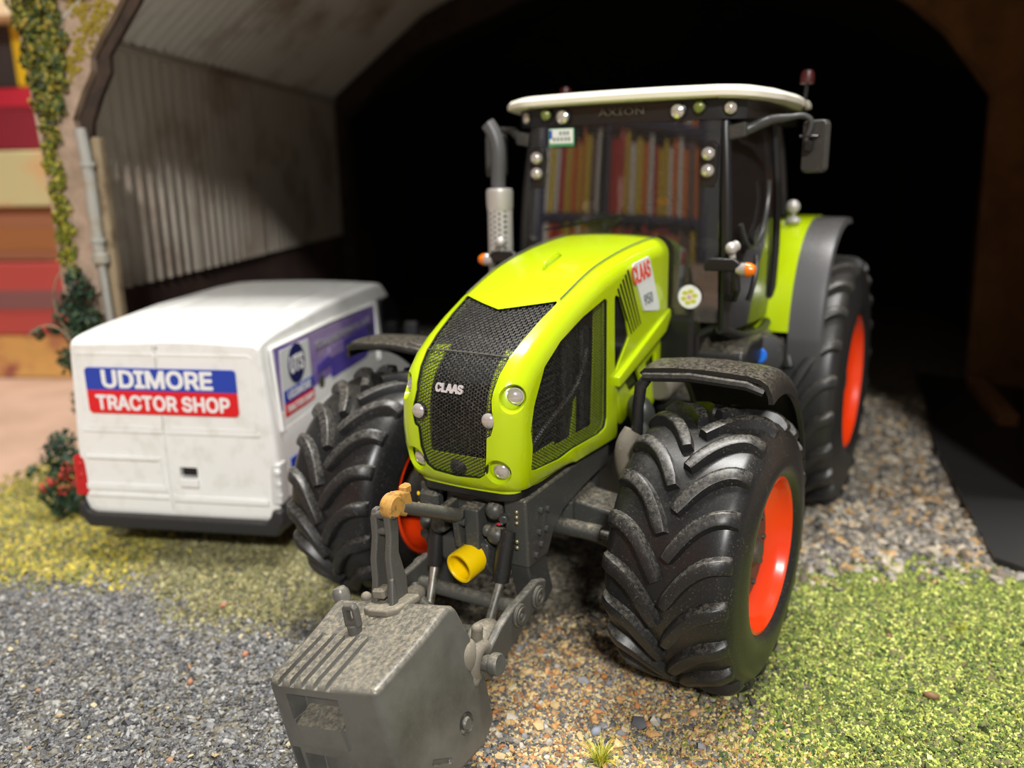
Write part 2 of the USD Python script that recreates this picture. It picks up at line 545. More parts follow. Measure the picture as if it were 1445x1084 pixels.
def al_prism(poly, a0, a1, holes=()):
    m = prism(poly, -a1, -a0, FR_AL, holes)
    m.vertices = m.vertices + SO
    if m.volume < 0:
        m.invert()
    return m


def ground_z(p):
    """The gravel's gentle unevenness."""
    return 0.02 * (meshkit.fbm(np.c_[p[:, 0] * 1.3, p[:, 1] * 1.3, 0 * p[:, 0]], 3, 5) - 0.5) - 0.012


# the base board of the diorama: one board, its edge seen at the left
A0B, A1B, L0B, L1B = -6.0, 21.5, -5.53, 9.0


def ground_mat(path):
    n = {"g": ("geometry", {}), "v": ("vector_math", {"math_type": "scale", "scale": 1 / S}),
         "f": ("voronoi_texture", {"scale": 38.0, "randomness": 1.0}), "h": ("separate_color", {"color_type": "hsv"}),
         "r": ("rgb_ramp", {"ramp": [(0.0, lin(60, 56, 48)), (0.3, lin(88, 84, 72)), (0.55, lin(104, 96, 78)), (0.8, lin(120, 112, 94)), (1.0, lin(142, 136, 120))]}),
         "b": ("bump", {"distance": 0.02 * S, "invert": True}), "p": ("principled_bsdf", {"roughness": 0.85})}
    return usdkit.material(stage, path, n, [("g.position", "v.vector1"), ("v.vector", "f.vector"), ("f.color", "h.color"), ("h.r", "r.fac"), ("r.color", "p.base_color"), ("f.distance", "b.height"), ("b.normal", "p.normal")], surface="p.BSDF")


_defs["ground"] = ground_mat
na, nl = 110, 70
ga, gl = np.linspace(A0B, A1B, na), np.linspace(L0B, L1B, nl)
gp = np.array([[sh(a, l) for l in gl] for a in ga])
gp[..., 2] = ground_z(gp.reshape(-1, 3)).reshape(na, nl)
gtop = sheet(gp, 0.05)
if gtop.vertices[:, 2].max() > 0.02:                 # the sheet's thickness goes downwards
    gtop = sheet(gp, -0.05)
if gtop.volume < 0:
    gtop.invert()
single("ground", gtop, "ground", kind="structure", smooth=True)
bc = [sh(A0B, L0B), sh(A1B, L0B), sh(A1B, L1B), sh(A0B, L1B)]
single("baseboard", prism([(p[0], p[1]) for p in bc], -0.85, -0.07, "xy"), "board_edge", kind="structure", smooth=False)
# the desk it stands on
dk = [sh(-30, -34), sh(26, -34), sh(26, 30), sh(-30, 30)]
single("desk_top", prism([(p[0], p[1]) for p in dk], -2.0, -0.86, "xy"), "desk", kind="structure", smooth=False)

# ---------------------------------------------------------------- shed
AF, AR, AB = 7.35, 15.0, 20.5     # front, rear portal, back wall
LW, RW, EV = -4.6, 6.6, 4.12      # walls and eave
roof_line = [(LW - 0.25, EV - 0.20), (-3.0, EV + 1.35), (1.0, EV + 3.15), (5.0, EV + 1.35), (RW + 0.25, EV - 0.20)]


def corrugated(p0, along, up, length, height, wave, amp, n_up=2, th=0.02, per=8):
    """A wavy sheet: the waves follow one another along `along`; `up` is where they run."""
    n = int(length / wave * per)
    t = np.linspace(0, length, n + 1)
    nn = unit(np.cross(along, up))
    off = amp * np.sin(t / wave * 2 * np.pi)
    h = np.linspace(0, height, n_up)
    g = np.asarray(p0, float) + t[:, None, None] * unit(along) + h[None, :, None] * unit(up) + off[:, None, None] * nn
    m = sheet(g, th)
    if m.volume < 0:
        m.invert()
    return m


wl = Thing("wall_left", None, None, sh(AF, LW), kind="structure")
wl.part("dwarf_wall", obox(sh((AF + AB) / 2, LW - 0.12, 0.93), SA, SL, SZ, AB - AF, 0.22, 1.9, 0.02), "dwarf_wall", smooth=False)
for k in range(4):
    a0 = AF + 0.1 + k * 1.92
    wl.part("cladding_sheet", corrugated(sh(a0, LW + (0.012 if k % 2 else 0.0), 1.86), SA, SZ, 1.96, EV - 1.80, 0.205, 0.036), "cladding", smooth=60)
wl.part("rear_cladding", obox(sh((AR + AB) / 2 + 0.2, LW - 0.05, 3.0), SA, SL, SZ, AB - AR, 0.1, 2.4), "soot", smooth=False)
wl.part("wall_plate", obox(sh((AF + AR) / 2, LW + 0.03, EV - 0.01), SA, SL, SZ, AR - AF, 0.10, 0.06), "cladding", smooth=False)
wr = Thing("wall_right", None, None, sh(AF, RW), kind="structure")
wr.part("boarding", obox(sh((AF + AR) / 2, RW + 0.08, 2.1), SA, SL, SZ, AR - AF, 0.14, 4.3), "brown_wood", smooth=False)
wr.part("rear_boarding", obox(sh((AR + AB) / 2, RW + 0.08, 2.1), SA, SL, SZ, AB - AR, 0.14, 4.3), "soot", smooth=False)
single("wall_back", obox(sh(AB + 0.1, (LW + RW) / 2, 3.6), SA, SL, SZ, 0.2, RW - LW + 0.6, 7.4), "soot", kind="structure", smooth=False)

roof = Thing("ceiling", None, None, sh(AF, 0, EV), kind="structure")
for k in range(4):
    p, q = np.array(roof_line[k]), np.array(roof_line[k + 1])
    d = q - p
    up3 = unit(SL * d[0] + SZ * d[1])
    hgt = float(np.hypot(*d))
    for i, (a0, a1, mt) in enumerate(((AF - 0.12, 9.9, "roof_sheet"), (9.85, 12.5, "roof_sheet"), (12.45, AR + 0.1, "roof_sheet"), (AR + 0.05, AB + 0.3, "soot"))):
        roof.part("roof_sheet", corrugated(sh(a0, p[0], p[1] + 0.012 * (i % 2)), SA, up3, a1 - a0, hgt + 0.05, 0.205, 0.034), mt, smooth=60)
# rear portal: two posts with a gambrel of rafters, its inner edge as in the photo
inner = [(-4.36, -0.1), (-4.38, 3.84), (-3.21, 4.84), (-1.28, 5.62), (0.95, 6.2), (3.2, 5.9), (4.86, 5.39), (5.45, 4.91), (6.24, 3.98), (6.22, -0.1)]
outer = [(RW + 0.02, -0.1), (RW + 0.02, EV + 0.0), (5.0, EV + 1.28), (1.0, EV + 3.08), (-3.0, EV + 1.28), (LW - 0.02, EV + 0.0), (LW - 0.02, -0.1)]
single("trim_1", al_prism(inner + outer, AR - 0.12, AR + 0.25), "old_timber", kind="structure", smooth=False)
# a boarded frame on the right, nearer than the portal
single("trim_2", al_prism([(4.92, -0.1), (4.82, 3.70), (4.20, 4.44), (3.73, 4.81), (2.4, 5.55), (1.0, 6.2), (1.0, 7.1), (5.0, 5.3), (6.58, 4.1), (6.58, -0.1)], 11.5, 11.75), "brown_wood", kind="structure", smooth=False)
_d = unit(np.r_[11.3 - 9.55, 4.86 - 4.50, 0])
_bx = SA * _d[0] + SL * _d[1]
single("timber_beam", obox(sh(10.4, 4.68, 0.10), _bx, np.cross(SZ, _bx), SZ, 1.8, 0.22, 0.2, 0.03), "brown_wood", "brown timber beam lying on the barn floor at the far right", "timber", smooth=False)

# front wall: left pier (rough concrete), lintel beyond the picture, right pier beyond the picture
fl = [(-4.86, -0.1), (-4.86, 2.67), (-4.95, 4.9), (-4.95, 5.4), (-2.6, 8.0), (1.0, 9.0), (4.6, 8.0), (7.2, 5.0), (7.0, -0.1), (3.78, -0.1), (3.78, 4.0), (3.3, 4.75), (-3.55, 4.95), (-3.97, 4.36), (-4.31, 3.91), (-4.32, 3.79), (-4.43, 3.62), (-4.545, 3.40), (-4.50, 3.2), (-4.50, -0.1)]
fw = Thing("wall_front", None, None, sh(AF, -4.7), kind="structure")
fw.part("rendered_wall", al_prism(fl, AF - 0.1, AF - 0.01), "concrete", smooth=False)
# stepped, weathered barge board behind the pier's edge
edge = [(-4.60, 3.12), (-4.56, 3.40), (-4.44, 3.62), (-4.33, 3.79), (-4.32, 3.91), (-3.98, 4.36), (-3.6, 4.95)]
inn = [(-3.47, 4.95), (-3.86, 4.34), (-4.19, 3.92), (-4.20, 3.78), (-4.31, 3.60), (-4.42, 3.38), (-4.47, 3.12)]
fw.part("barge_board", al_prism(edge + inn, AF - 0.01, AF + 0.05), "old_timber", smooth=False)
fw.part("door_post", obox(sh(AF - 0.03, -4.385, 1.6), SA, SL, SZ, 0.12, 0.085, 3.3, 0.02), "tan_timber", smooth=False)
# lichen on the render
lich = []
for _ in range(260):
    c = np.array([(-4.26, 4.14), (-4.40, 3.98), (-4.12, 4.26), (-4.5, 3.82), (-4.34, 4.3)][rng.integers(5)]) + rng.normal(0, 0.055, 2)
    if c[1] - 3.9 < (c[0] + 4.34) * 1.3 - 0.02:
        continue
    lich.append(sph(sh(AF - 0.105, c[0], c[1]), rng.uniform(0.008, 0.026, 3), 0))
single("lichen", lich, "lichen", "yellow lichen crust on the render beside the ivy", "lichen", kind="stuff", smooth=False)

dp = Thing("drainpipe", "pale weathered drainpipe running down the edge of the shed's front pier", "pipe", sh(AF - 0.15, -4.5, 0))
dp.part("pipe", [tube(curve([sh(AF - 0.14, -4.47, 3.32), sh(AF - 0.14, -4.455, 3.2), sh(AF - 0.14, -4.44, 2.7), sh(AF - 0.14, -4.435, 2.2)], 12), 0.052, 12), cyl(sh(AF - 0.14, -4.435, 2.26), sh(AF - 0.14, -4.435, 2.16), 0.072)], "pale_pipe")
dp.part("lower_pipe", tube([sh(AF - 0.14, -4.435, 2.2), sh(AF - 0.14, -4.42, 1.6), sh(AF - 0.14, -4.40, 0.0)], 0.036, 10), "pale_pipe")
for z in (3.0, 2.35, 1.2):
    dp.part("clip", ring(sh(AF - 0.14, -4.44, z), SZ, 0.05, 0.066, 0.04), "pale_pipe")


# ---------------------------------------------------------------- loose matter: leaves and grains (each grain real geometry)
def leaves(centres, radii, per, size, flat_dir=None, squash=0.35):
    """Clumps of small cupped leaves (4 triangles each)."""
    vs, fs, k = [], [], 0
    for c, r in zip(centres, radii):
        n = int(per * (r / 0.12) ** 2)
        d = rng.normal(size=(n, 3))
        d /= np.linalg.norm(d, axis=1, keepdims=True)
        rad = r * rng.uniform(0.55, 1.05, (n, 1))
        p = d * rad
        if flat_dir is not None:
            p -= (p @ flat_dir)[:, None] * flat_dir * (1 - squash)
        for q, dd in zip(p, d):
            w = unit(dd + rng.normal(0, 0.5, 3))
            a, b = perp(w)
            t = rng.uniform(0, 6.28)
            a, b = a * math.cos(t) + b * math.sin(t), b * math.cos(t) - a * math.sin(t)
            s = size * rng.uniform(0.6, 1.3)
            o = np.asarray(c) + q
            vs += [o - a * s, o + b * s * 0.6 + w * s * 0.25, o + a * s, o - b * s * 0.6 + w * s * 0.25, o + w * 0.3 * s]
            fs += [(k, k + 3, k + 4), (k + 3, k + 2, k + 4), (k + 2, k + 1, k + 4), (k + 1, k, k + 4)]
            k += 5
    return T(vs, fs)


grains("ivy_leaf", [lin(60, 84, 40), lin(96, 106, 34), lin(142, 134, 44), lin(70, 90, 50), lin(44, 66, 40), lin(128, 128, 46), lin(168, 148, 60)], 0.6)
grains("moss_leaf", [lin(120, 128, 24), lin(150, 148, 32), lin(96, 110, 30), lin(170, 160, 60)], 0.7)
grains("dark_leaf", [lin(28, 56, 38), lin(38, 70, 44), lin(22, 44, 32), lin(60, 80, 44)], 0.6)
grains("red_flower", [lin(190, 40, 36), lin(210, 66, 52), lin(160, 30, 34)], 0.6)
ivy_c, ivy_r = [], []
for l, z, r in [(-4.86, 4.5, .13), (-4.68, 4.5, .13), (-4.45, 4.5, .12), (-4.84, 4.36, .13), (-4.65, 4.35, .13), (-4.82, 4.2, .13), (-4.62, 4.2, .13), (-4.74, 4.03, .15), (-4.58, 4.04, .11), (-4.78, 3.91, .14), (-4.62, 3.88, .12), (-4.76, 3.73, .13), (-4.62, 3.7, .11), (-4.77, 3.55, .12), (-4.67, 3.5, .10), (-4.76, 3.36, .09), (-4.72, 3.25, .08), (-4.24, 4.5, .10), (-4.0, 4.52, .09), (-4.34, 4.42, .08)]:
    ivy_c.append(sh(AF - 0.14, l, z)); ivy_r.append(r)
single("ivy", leaves(ivy_c, ivy_r, 200, 0.026, SA), "ivy_leaf", "mixed green and yellow ivy climbing the outer edge of the pier", "ivy", kind="stuff", smooth=False, per=5)
moss = [(-4.79, 3.16, .08), (-4.77, 3.02, .09), (-4.74, 2.9, .08), (-4.78, 2.8, .08), (-4.73, 2.68, .08), (-4.76, 2.58, .08), (-4.72, 2.46, .09), (-4.78, 2.4, .08), (-4.73, 2.3, .08), (-4.76, 2.2, .09), (-4.7, 2.1, .07)]
single("creeper", leaves([sh(AF - 0.13, l, z) for l, z, r in moss], [r for _, _, r in moss], 150, 0.026, SA), "moss_leaf", "bright yellow-green creeper below the ivy on the pier", "creeper", kind="stuff", smooth=False, per=5)
dk_ = [(-4.63, 2.03, .10), (-4.56, 1.92, .10), (-4.68, 1.86, .10), (-4.75, 1.72, .13), (-4.58, 1.68, .13), (-4.7, 1.56, .12), (-4.9, 1.60, .06), (-5.06, 1.55, .06), (-4.62, 1.45, .13), (-4.75, 1.3, .14), (-4.6, 1.1, .14), (-4.7, 0.9, .14), (-4.66, 0.6, .14), (-4.66, 0.3, .16), (-4.66, 0.12, .16)]
bush = Thing("dark_bush", "tall dark green bush at the pier's foot, half hidden by the van", "bush", sh(7.1, -4.66, 0))
bush.part("foliage", leaves([sh(7.1, l, z) for l, z, r in dk_], [r for _, _, r in dk_], 150, 0.03), "dark_leaf", smooth=False, per=5)
tw = [curve([sh(7.02, -4.62, 1.5), sh(6.95, -4.75, 1.95), sh(6.95, -4.62, 2.15), sh(6.98, -4.5, 2.2)], 14), curve([sh(7.0, -4.6, 1.3), sh(6.95, -4.85, 1.65), sh(6.95, -5.05, 1.56)], 12)]
bush.part("twig", tube(tw[0], 0.008, 5), "tan_timber")
bush.part("twig", tube(tw[1], 0.008, 5), "tan_timber")
fs_ = Thing("flowering_shrub", "low dark green shrub with red flowers beside the van's tail lamp", "shrub", sh(6.6, -4.7, 0))
fs_.part("foliage", leaves([sh(6.62, l, z) for l, z in [(-4.74, .56), (-4.65, .68), (-4.60, .5), (-4.98, .40), (-4.72, .38), (-4.62, .2), (-4.7, .1), (-4.85, .2)]], [.12, .12, .12, .06, .12, .14, .15, .1], 150, 0.028), "dark_leaf", smooth=False, per=5)
fs_.part("flowers", leaves([sh(6.5, l, z) for l, z in [(-4.72, .36), (-4.60, .42), (-4.62, .28), (-4.80, .30), (-4.52, .35), (-4.55, .5)]], [.05] * 6, 150, 0.016), "red_flower", smooth=False, per=5)

# --- grains
_ico = trimesh.creation.icosphere(0)


def chips(pos, size, flat, rot_up=0.5, shape=None):
    """Little angular stones: a squashed, bent icosahedron (20 triangles) or octahedron (8) at each position."""
    n = len(pos)
    if shape == "oct":
        bv = np.array([[1, 0, 0], [-1, 0, 0], [0, 1, 0], [0, -1, 0], [0, 0, 1], [0, 0, -1.0]])
        bf = np.array([[0, 2, 4], [2, 1, 4], [1, 3, 4], [3, 0, 4], [2, 0, 5], [1, 2, 5], [3, 1, 5], [0, 3, 5]])
    else:
        bv, bf = np.array(_ico.vertices), np.array(_ico.faces)
    v = bv[None] * (1 + 0.28 * rng.uniform(-1, 1, (n, len(bv), 1)))
    sc = size[:, None] * np.stack([rng.uniform(0.8, 1.35, n), rng.uniform(0.6, 1.0, n), flat * rng.uniform(0.7, 1.2, n)], 1)
    v = v * sc[:, None, :]
    ax = rng.normal(0, rot_up, (n, 2))
    yaw = rng.uniform(0, 2 * np.pi, n)
    cx, sx, cy, sy, cz, sz = np.cos(ax[:, 0]), np.sin(ax[:, 0]), np.cos(ax[:, 1]), np.sin(ax[:, 1]), np.cos(yaw), np.sin(yaw)
    R = np.empty((n, 3, 3))
    R[:, 0] = np.stack([cz * cy, cz * sy * sx - sz * cx, cz * sy * cx + sz * sx], 1)
    R[:, 1] = np.stack([sz * cy, sz * sy * sx + cz * cx, sz * sy * cx - cz * sx], 1)
    R[:, 2] = np.stack([-sy, cy * sx, cy * cx], 1)
    v = np.einsum("nij,nkj->nki", R, v) + pos[:, None, :]
    f = bf[None] + (np.arange(n) * len(bv))[:, None, None]
    return T(v.reshape(-1, 3), f.reshape(-1, 3))



def scatter(poly, n, fade, seed):
    """n points in the polygon (world x, y), thinned by noise over `fade` metres at its edge."""
    g = sg.Polygon(poly)
    r_ = np.random.default_rng(seed)
    x0, y0, x1, y1 = g.buffer(fade).bounds
    p = r_.uniform((x0, y0), (x1, y1), (int(n * 3.2), 2))
    w = fade * 1.6 * (meshkit.fbm(np.c_[p * 2.6, np.full(len(p), 3.7)], 4, seed) - 0.5)
    pt = shapely.points(p)
    d = shapely.distance(pt, g.exterior) * np.where(shapely.contains(g, pt), 1, -1) + w
    keep = r_.uniform(0, 1, len(p)) < np.clip(0.5 + d / (1.3 * fade), 0, 1) ** 1.5
    return p[keep][:n]


def grain_bed(name, label, poly, n, size, colors, flat=0.55, fade=0.35, seed=1, shape=None, lift=0.0, rot=0.45, cat_="gravel", rough=0.75):
    p = scatter(poly, n, fade, seed)
    p = np.c_[p, ground_z(p) + lift + 0.25 * size * rng.uniform(0, 1.6, len(p))]
    sz = size * np.exp(rng.normal(0, 0.28, len(p)))
    grains(name + "_grain", colors, rough)
    single(name, chips(p, sz, flat, rot, shape), name + "_grain", label, cat_, kind="stuff", smooth=False, per=6 if shape else 12)


SLATE = [(4.75, -4.3), (4.05, -2.95), (4.0, -2.66), (4.2, -1.98), (3.96, -1.51), (4.05, -0.9), (4.12, 0.1), (4.4, 0.5), (4.75, 0.55), (6.6, -1.4), (6.4, -3.2)]
grain_bed("slate_chips", "dark grey slate chippings spread before the weight block and van", SLATE, 27000, 0.0140,
          [lin(*c) for c in [(86, 87, 88), (102, 102, 102), (62, 63, 66), (126, 126, 124), (90, 89, 88), (50, 50, 53), (112, 111, 106), (150, 148, 142), (74, 74, 76), (96, 95, 94), (116, 112, 102)]], 0.5, 0.3, 11, rough=0.5)
grain_bed("stray_chips", "scattered pale and orange grit among the slate chippings", SLATE, 220, 0.013,
          [lin(*c) for c in [(180, 168, 136), (150, 116, 86), (186, 180, 170), (150, 140, 104), (166, 146, 112)]], 0.6, 0.3, 12, lift=0.012)
TAN = [(4.22, 0.0), (3.55, -0.25), (3.0, 0.2), (3.1, 0.75), (3.42, 1.45), (3.9, 1.75), (4.5, 0.95), (4.75, 0.5), (4.45, 0.3)]
grain_bed("tan_gravel", "tan, orange and grey grit between the weight block and the near tyre", TAN, 20000, 0.0115,
          [lin(*c) for c in [(190, 160, 108), (178, 140, 92), (206, 184, 134), (122, 119, 112), (94, 93, 92), (168, 116, 72), (112, 108, 100), (164, 152, 126), (140, 104, 70), (206, 190, 150), (104, 100, 92), (146, 142, 132), (80, 79, 78), (196, 168, 104)]], 0.7, 0.35, 13)
grain_bed("tan_pebbles", "larger orange and cream pebbles on the tan grit", [(4.3, 0.15), (3.5, -0.1), (3.4, 0.6), (3.8, 1.3), (4.6, 0.6)], 130, 0.021,
          [lin(*c) for c in [(196, 150, 96), (204, 176, 126), (184, 124, 72), (190, 182, 166), (140, 140, 142)]], 0.7, 0.2, 14, lift=0.01, rough=0.6)
GREEN = [(3.55, 1.45), (2.6, 1.2), (1.62, 1.15), (1.15, 1.9), (0.62, 2.85), (0.5, 3.6), (4.4, 3.2), (4.3, 1.75), (3.9, 1.5)]
grain_bed("turf", "fresh green turf scatter beside the near front tyre", GREEN, 40000, 0.0115,
          [lin(*c) for c in [(150, 164, 70), (176, 186, 88), (118, 138, 58), (200, 204, 110), (130, 148, 62), (160, 168, 72), (92, 114, 50), (214, 214, 136), (176, 176, 84), (108, 126, 60)]], 0.6, 0.42, 15, "oct", cat_="turf", rot=0.9, rough=0.85)
grain_bed("turf_under", "darker green turf crumbs low in the fresh turf", GREEN, 16000, 0.016,
          [lin(*c) for c in [(84, 100, 46), (104, 118, 54), (66, 82, 42), (124, 130, 66), (112, 108, 70)]], 0.5, 0.5, 16, "oct", cat_="turf", rot=0.9, rough=0.9)
MIXED = [(4.1, 0.85), (3.6, 0.95), (3.35, 1.6), (3.9, 2.2), (4.6, 1.6), (4.7, 0.7)]
grain_bed("straw_scatter", "straw-yellow crumbs where grit meets turf", MIXED, 5200, 0.012,
          [lin(*c) for c in [(186, 172, 84), (206, 190, 110), (160, 150, 70), (128, 136, 60), (196, 160, 90)]], 0.5, 0.4, 17, "oct", cat_="turf", rot=0.9)
GREY = [(1.9, 1.1), (0.6, 0.7), (-3.6, 0.5), (-4.2, 2.6), (0.9, 3.0), (1.35, 1.9)]
grain_bed("grey_gravel", "mottled grey and buff gravel behind the green turf", GREY, 9000, 0.032,
          [lin(*c) for c in [(120, 114, 104), (96, 92, 86), (150, 142, 128), (82, 80, 78), (134, 128, 118), (170, 158, 136), (110, 100, 84), (188, 176, 156), (172, 140, 96), (74, 72, 70)]], 0.7, 0.45, 18, rough=0.5)
OLIVE = [(3.55, -3.35), (4.0, -2.75), (4.25, -2.0), (4.0, -1.5), (3.7, -1.05), (2.2, -1.3), (2.2, -3.1)]
grain_bed("olive_scatter", "olive-brown turf crumbs under the van's rear bumper", OLIVE, 9000, 0.0185,
          [lin(*c) for c in [(128, 122, 76), (108, 104, 66), (146, 138, 92), (92, 90, 62), (156, 150, 108), (116, 116, 78)]], 0.5, 0.3, 19, "oct", cat_="turf", rot=0.9)
YELLOW = [(4.75, -4.2), (4.1, -3.0), (3.5, -3.15), (2.4, -4.3), (1.6, -6.4), (4.2, -5.75), (5.2, -5.0)]
grain_bed("yellow_turf", "mustard-yellow and green turf scatter at the board's edge beside the van", YELLOW, 12000, 0.0185,
          [lin(*c) for c in [(168, 152, 52), (194, 176, 66), (134, 130, 58), (150, 140, 60), (112, 114, 60), (190, 170, 90), (120, 118, 66), (96, 102, 54)]], 0.55, 0.3, 20, "oct", cat_="turf", rot=0.9)
DIRT = [(3.95, -1.3), (3.2, -1.2), (0.5, -1.3), (-3.5, -1.4), (-3.5, 0.9), (0.6, 1.0), (2.0, 1.35), (3.4, 1.4), (3.5, 0.9), (3.3, 0.2), (3.6, -0.2), (4.15, -0.1)]
grain_bed("dirt", "grey-brown fine dirt beneath the tractor", DIRT, 12000, 0.022,
          [lin(*c) for c in [(92, 85, 72), (76, 71, 60), (106, 98, 84), (64, 61, 53), (118, 112, 96), (84, 82, 66)]], 0.5, 0.3, 21, "oct", rot=0.9, cat_="dirt")
VANFLOOR = [(2.3, -1.3), (2.3, -3.2), (1.6, -6.2), (-6.0, -8.0), (-9.0, -2.0), (-3.5, -1.2)]
grain_bed("barn_floor_grit", "dark grit on the barn floor around the van", VANFLOOR, 6000, 0.035,
          [lin(*c) for c in [(70, 66, 58), (56, 52, 46), (84, 78, 68)]], 0.4, 0.3, 22, "oct", rot=0.9)

# odd single pebbles and tufts that stand out
for lab, x, y, r, c in (("small terracotta pebble alone on the olive turf before the van", 3.98, -2.06, 0.03, (160, 112, 84)),
                        ("orange-red chip lying on the slate left of the weight block", 4.345, -1.46, 0.022, (168, 112, 82)),
                        ("russet chip on the slate nearer the picture's lower edge", 4.72, -1.52, 0.024, (158, 112, 86)),
                        ("bluish grey stone in front of the grass tuft", 4.02, 0.78, 0.032, (150, 156, 170)),
                        ("dark slate lump among the tan grit behind the tuft", 3.86, 0.97, 0.042, (84, 84, 88)),
                        ("brown pebble on the green turf", 2.27, 2.02, 0.024, (118, 84, 56)),
                        ("rusty brown clod in the green turf towards the picture's right", 2.86, 2.3, 0.034, (122, 92, 60)),
                        ("round buff pebble beside the tan grit's turf border", 3.62, 1.18, 0.03, (206, 160, 110))):
    nm = "pebble_" + "".join(ch for ch in lab if ch.isalpha())[:8]
    paint(nm, lin(*c), 0.6)
    single("pebble", chips(np.array([[x, y, ground_z(np.array([[x, y]]))[0] + r * 0.6]]), np.array([r]), 0.8, 0.3), nm, lab, "pebble", smooth=60)


def tuft(x, y, n, h, spread, mat_, label, seed):
    r_ = np.random.default_rng(seed)
    z = float(ground_z(np.array([[x, y]]))[0])
    vs, fs, k = [], [], 0
    for _ in range(n):
        ang, lean = r_.uniform(0, 2 * np.pi), abs(r_.normal(0, spread))
        d = np.array([math.cos(ang), math.sin(ang), 0])
        b0 = np.array([x, y, z]) + d * r_.uniform(0, h * 0.25)
        hh = h * r_.uniform(0.5, 1.1)
        w = np.array([-d[1], d[0], 0]) * h * 0.028
        for i, t in enumerate((0, 0.35, 0.7, 1.0)):
            c = b0 + SZ * hh * t * math.cos(lean * t) + d * hh * t * math.sin(lean * t * 1.3 + 0.1)
            ww = w * (1 - 0.85 * t)
            vs += [c - ww, c + ww, c + d * h * 0.02 * (1 - t)]
            if i:
                q = k + 3 * i
                for a, b in ((0, 1), (1, 2), (2, 0)):
                    fs += [(q - 3 + a, q - 3 + b, q + b), (q - 3 + a, q + b, q + a)]
        k += 12
    g = Thing("grass_tuft", label, "grass tuft", (x, y, z))
    g.part("blades", T(vs, fs), mat_, smooth=False, kind="stuff", per=12)


grains("tuft_blade", [lin(150, 158, 30), lin(186, 182, 50), lin(120, 140, 30), lin(206, 196, 84)], 0.6)
tuft(4.22, 0.90, 110, 0.13, 0.55, "tuft_blade", "spiky yellow-green grass tuft standing alone in the tan grit", 3)
tuft(1.97, 2.42, 60, 0.075, 0.8, "tuft_blade", "small bright green grass clump far out on the green turf", 4)

# the thin black board lying on the gravel at the right
pl = [(0.86, 2.58), (-1.73, 2.02), (-2.78, 1.88), (-5.2, 1.55), (-4.6, 3.6), (-0.5, 4.6), (2.2, 5.4)]
bb = Thing("black_board", "thin black board lying on the gravel to the right of the tractor", "board", (0.0, 2.9, 0.0))
bb.part("sheet", prism(pl, 0.02, 0.065, "xy"), "black_board", smooth=False)

# ---------------------------------------------------------------- boxes stacked on the desk behind, at the left
def carton(name, label, a, l0, l1, z0, z1, depth, color, band=None, mottled=None):
    m_ = name + "_card"
    if m_ not in _defs:
        paint(m_, color, 0.55, var=(0.9, mottled, 0.46, 0.6) if mottled else None)
    t = Thing(name, label, "box", sh(a, (l0 + l1) / 2, z0))
    c = sh(a + depth / 2, (l0 + l1) / 2, (z0 + z1) / 2)
    t.part("body", obox(c, SA, SL, SZ, depth, l1 - l0, z1 - z0, 0.03), m_, smooth=False)
    if band:
        paint(m_ + "_band", band[2], 0.5)
        t.part("printed_band", obox(sh(a - 0.012, (l0 + l1) / 2, z0 + (z1 - z0) * (band[0] + band[1]) / 2), SA, SL, SZ, 0.02, (l1 - l0) * 0.98, (z1 - z0) * (band[1] - band[0]), 0.004), m_ + "_band", smooth=False)


carton("mustard_carton", "mustard-yellow carton with a maroon blotch, lowest of the stack on the desk", 15.1, -13.6, -9.9, -0.85, 0.02, 2.0, lin(196, 150, 84), None, lin(130, 56, 60))
carton("red_carton", "salmon-red carton with a dark middle band, second from the bottom of the stack", 15.0, -13.7, -9.9, 0.03, 1.40, 2.0, lin(160, 60, 54), (0.36, 0.62, lin(112, 70, 68)))
carton("brown_carton", "rust-brown carton with an orange panel, third from the bottom of the stack", 15.2, -13.5, -9.9, 1.41, 2.42, 2.0, lin(148, 96, 66), (0.2, 0.62, lin(150, 96, 54)))
carton("olive_carton", "pale olive carton with an orange corner, under the crimson carton", 14.9, -13.6, -9.9, 2.43, 3.42, 2.0, lin(178, 168, 122), None, lin(190, 150, 104))
carton("crimson_carton", "crimson carton with a brighter lid, upper carton of the stack", 15.1, -13.6, -9.9, 3.43, 4.52, 2.0, lin(120, 14, 34), (0.70, 0.98, lin(170, 20, 42)))
carton("yellow_carton", "golden yellow carton standing on the crimson carton beside the ivy", 15.2, -10.50, -9.9, 4.53, 5.60, 1.2, lin(200, 160, 0))
carton("black_carton", "black carton standing left of the golden yellow one", 15.3, -12.4, -10.52, 4.53, 5.7, 1.2, lin(44, 36, 32))
carton("cream_carton", "small cream carton at the top of the stack", 14.6, -12.0, -10.05, 5.61, 6.05, 1.2, lin(222, 196, 160))
carton("cardboard_carton", "brown cardboard carton on the very top of the stack", 15.0, -13.0, -9.9, 6.06, 7.2, 2.0, lin(150, 112, 84))

# ---------------------------------------------------------------- the bookcase across the room: seen mirrored in the windscreen
BX, BY = np.array([math.cos(math.radians(-22.5)), math.sin(math.radians(-22.5)), 0.0]), np.array([math.sin(math.radians(22.5)), math.cos(math.radians(22.5)), 0.0])
BO = np.array([1.85, 0.1, 2.7]) + 44.0 * BX


def bk(x, y, z):
    return BO + BX * x + BY * y + SZ * (z - 2.7)


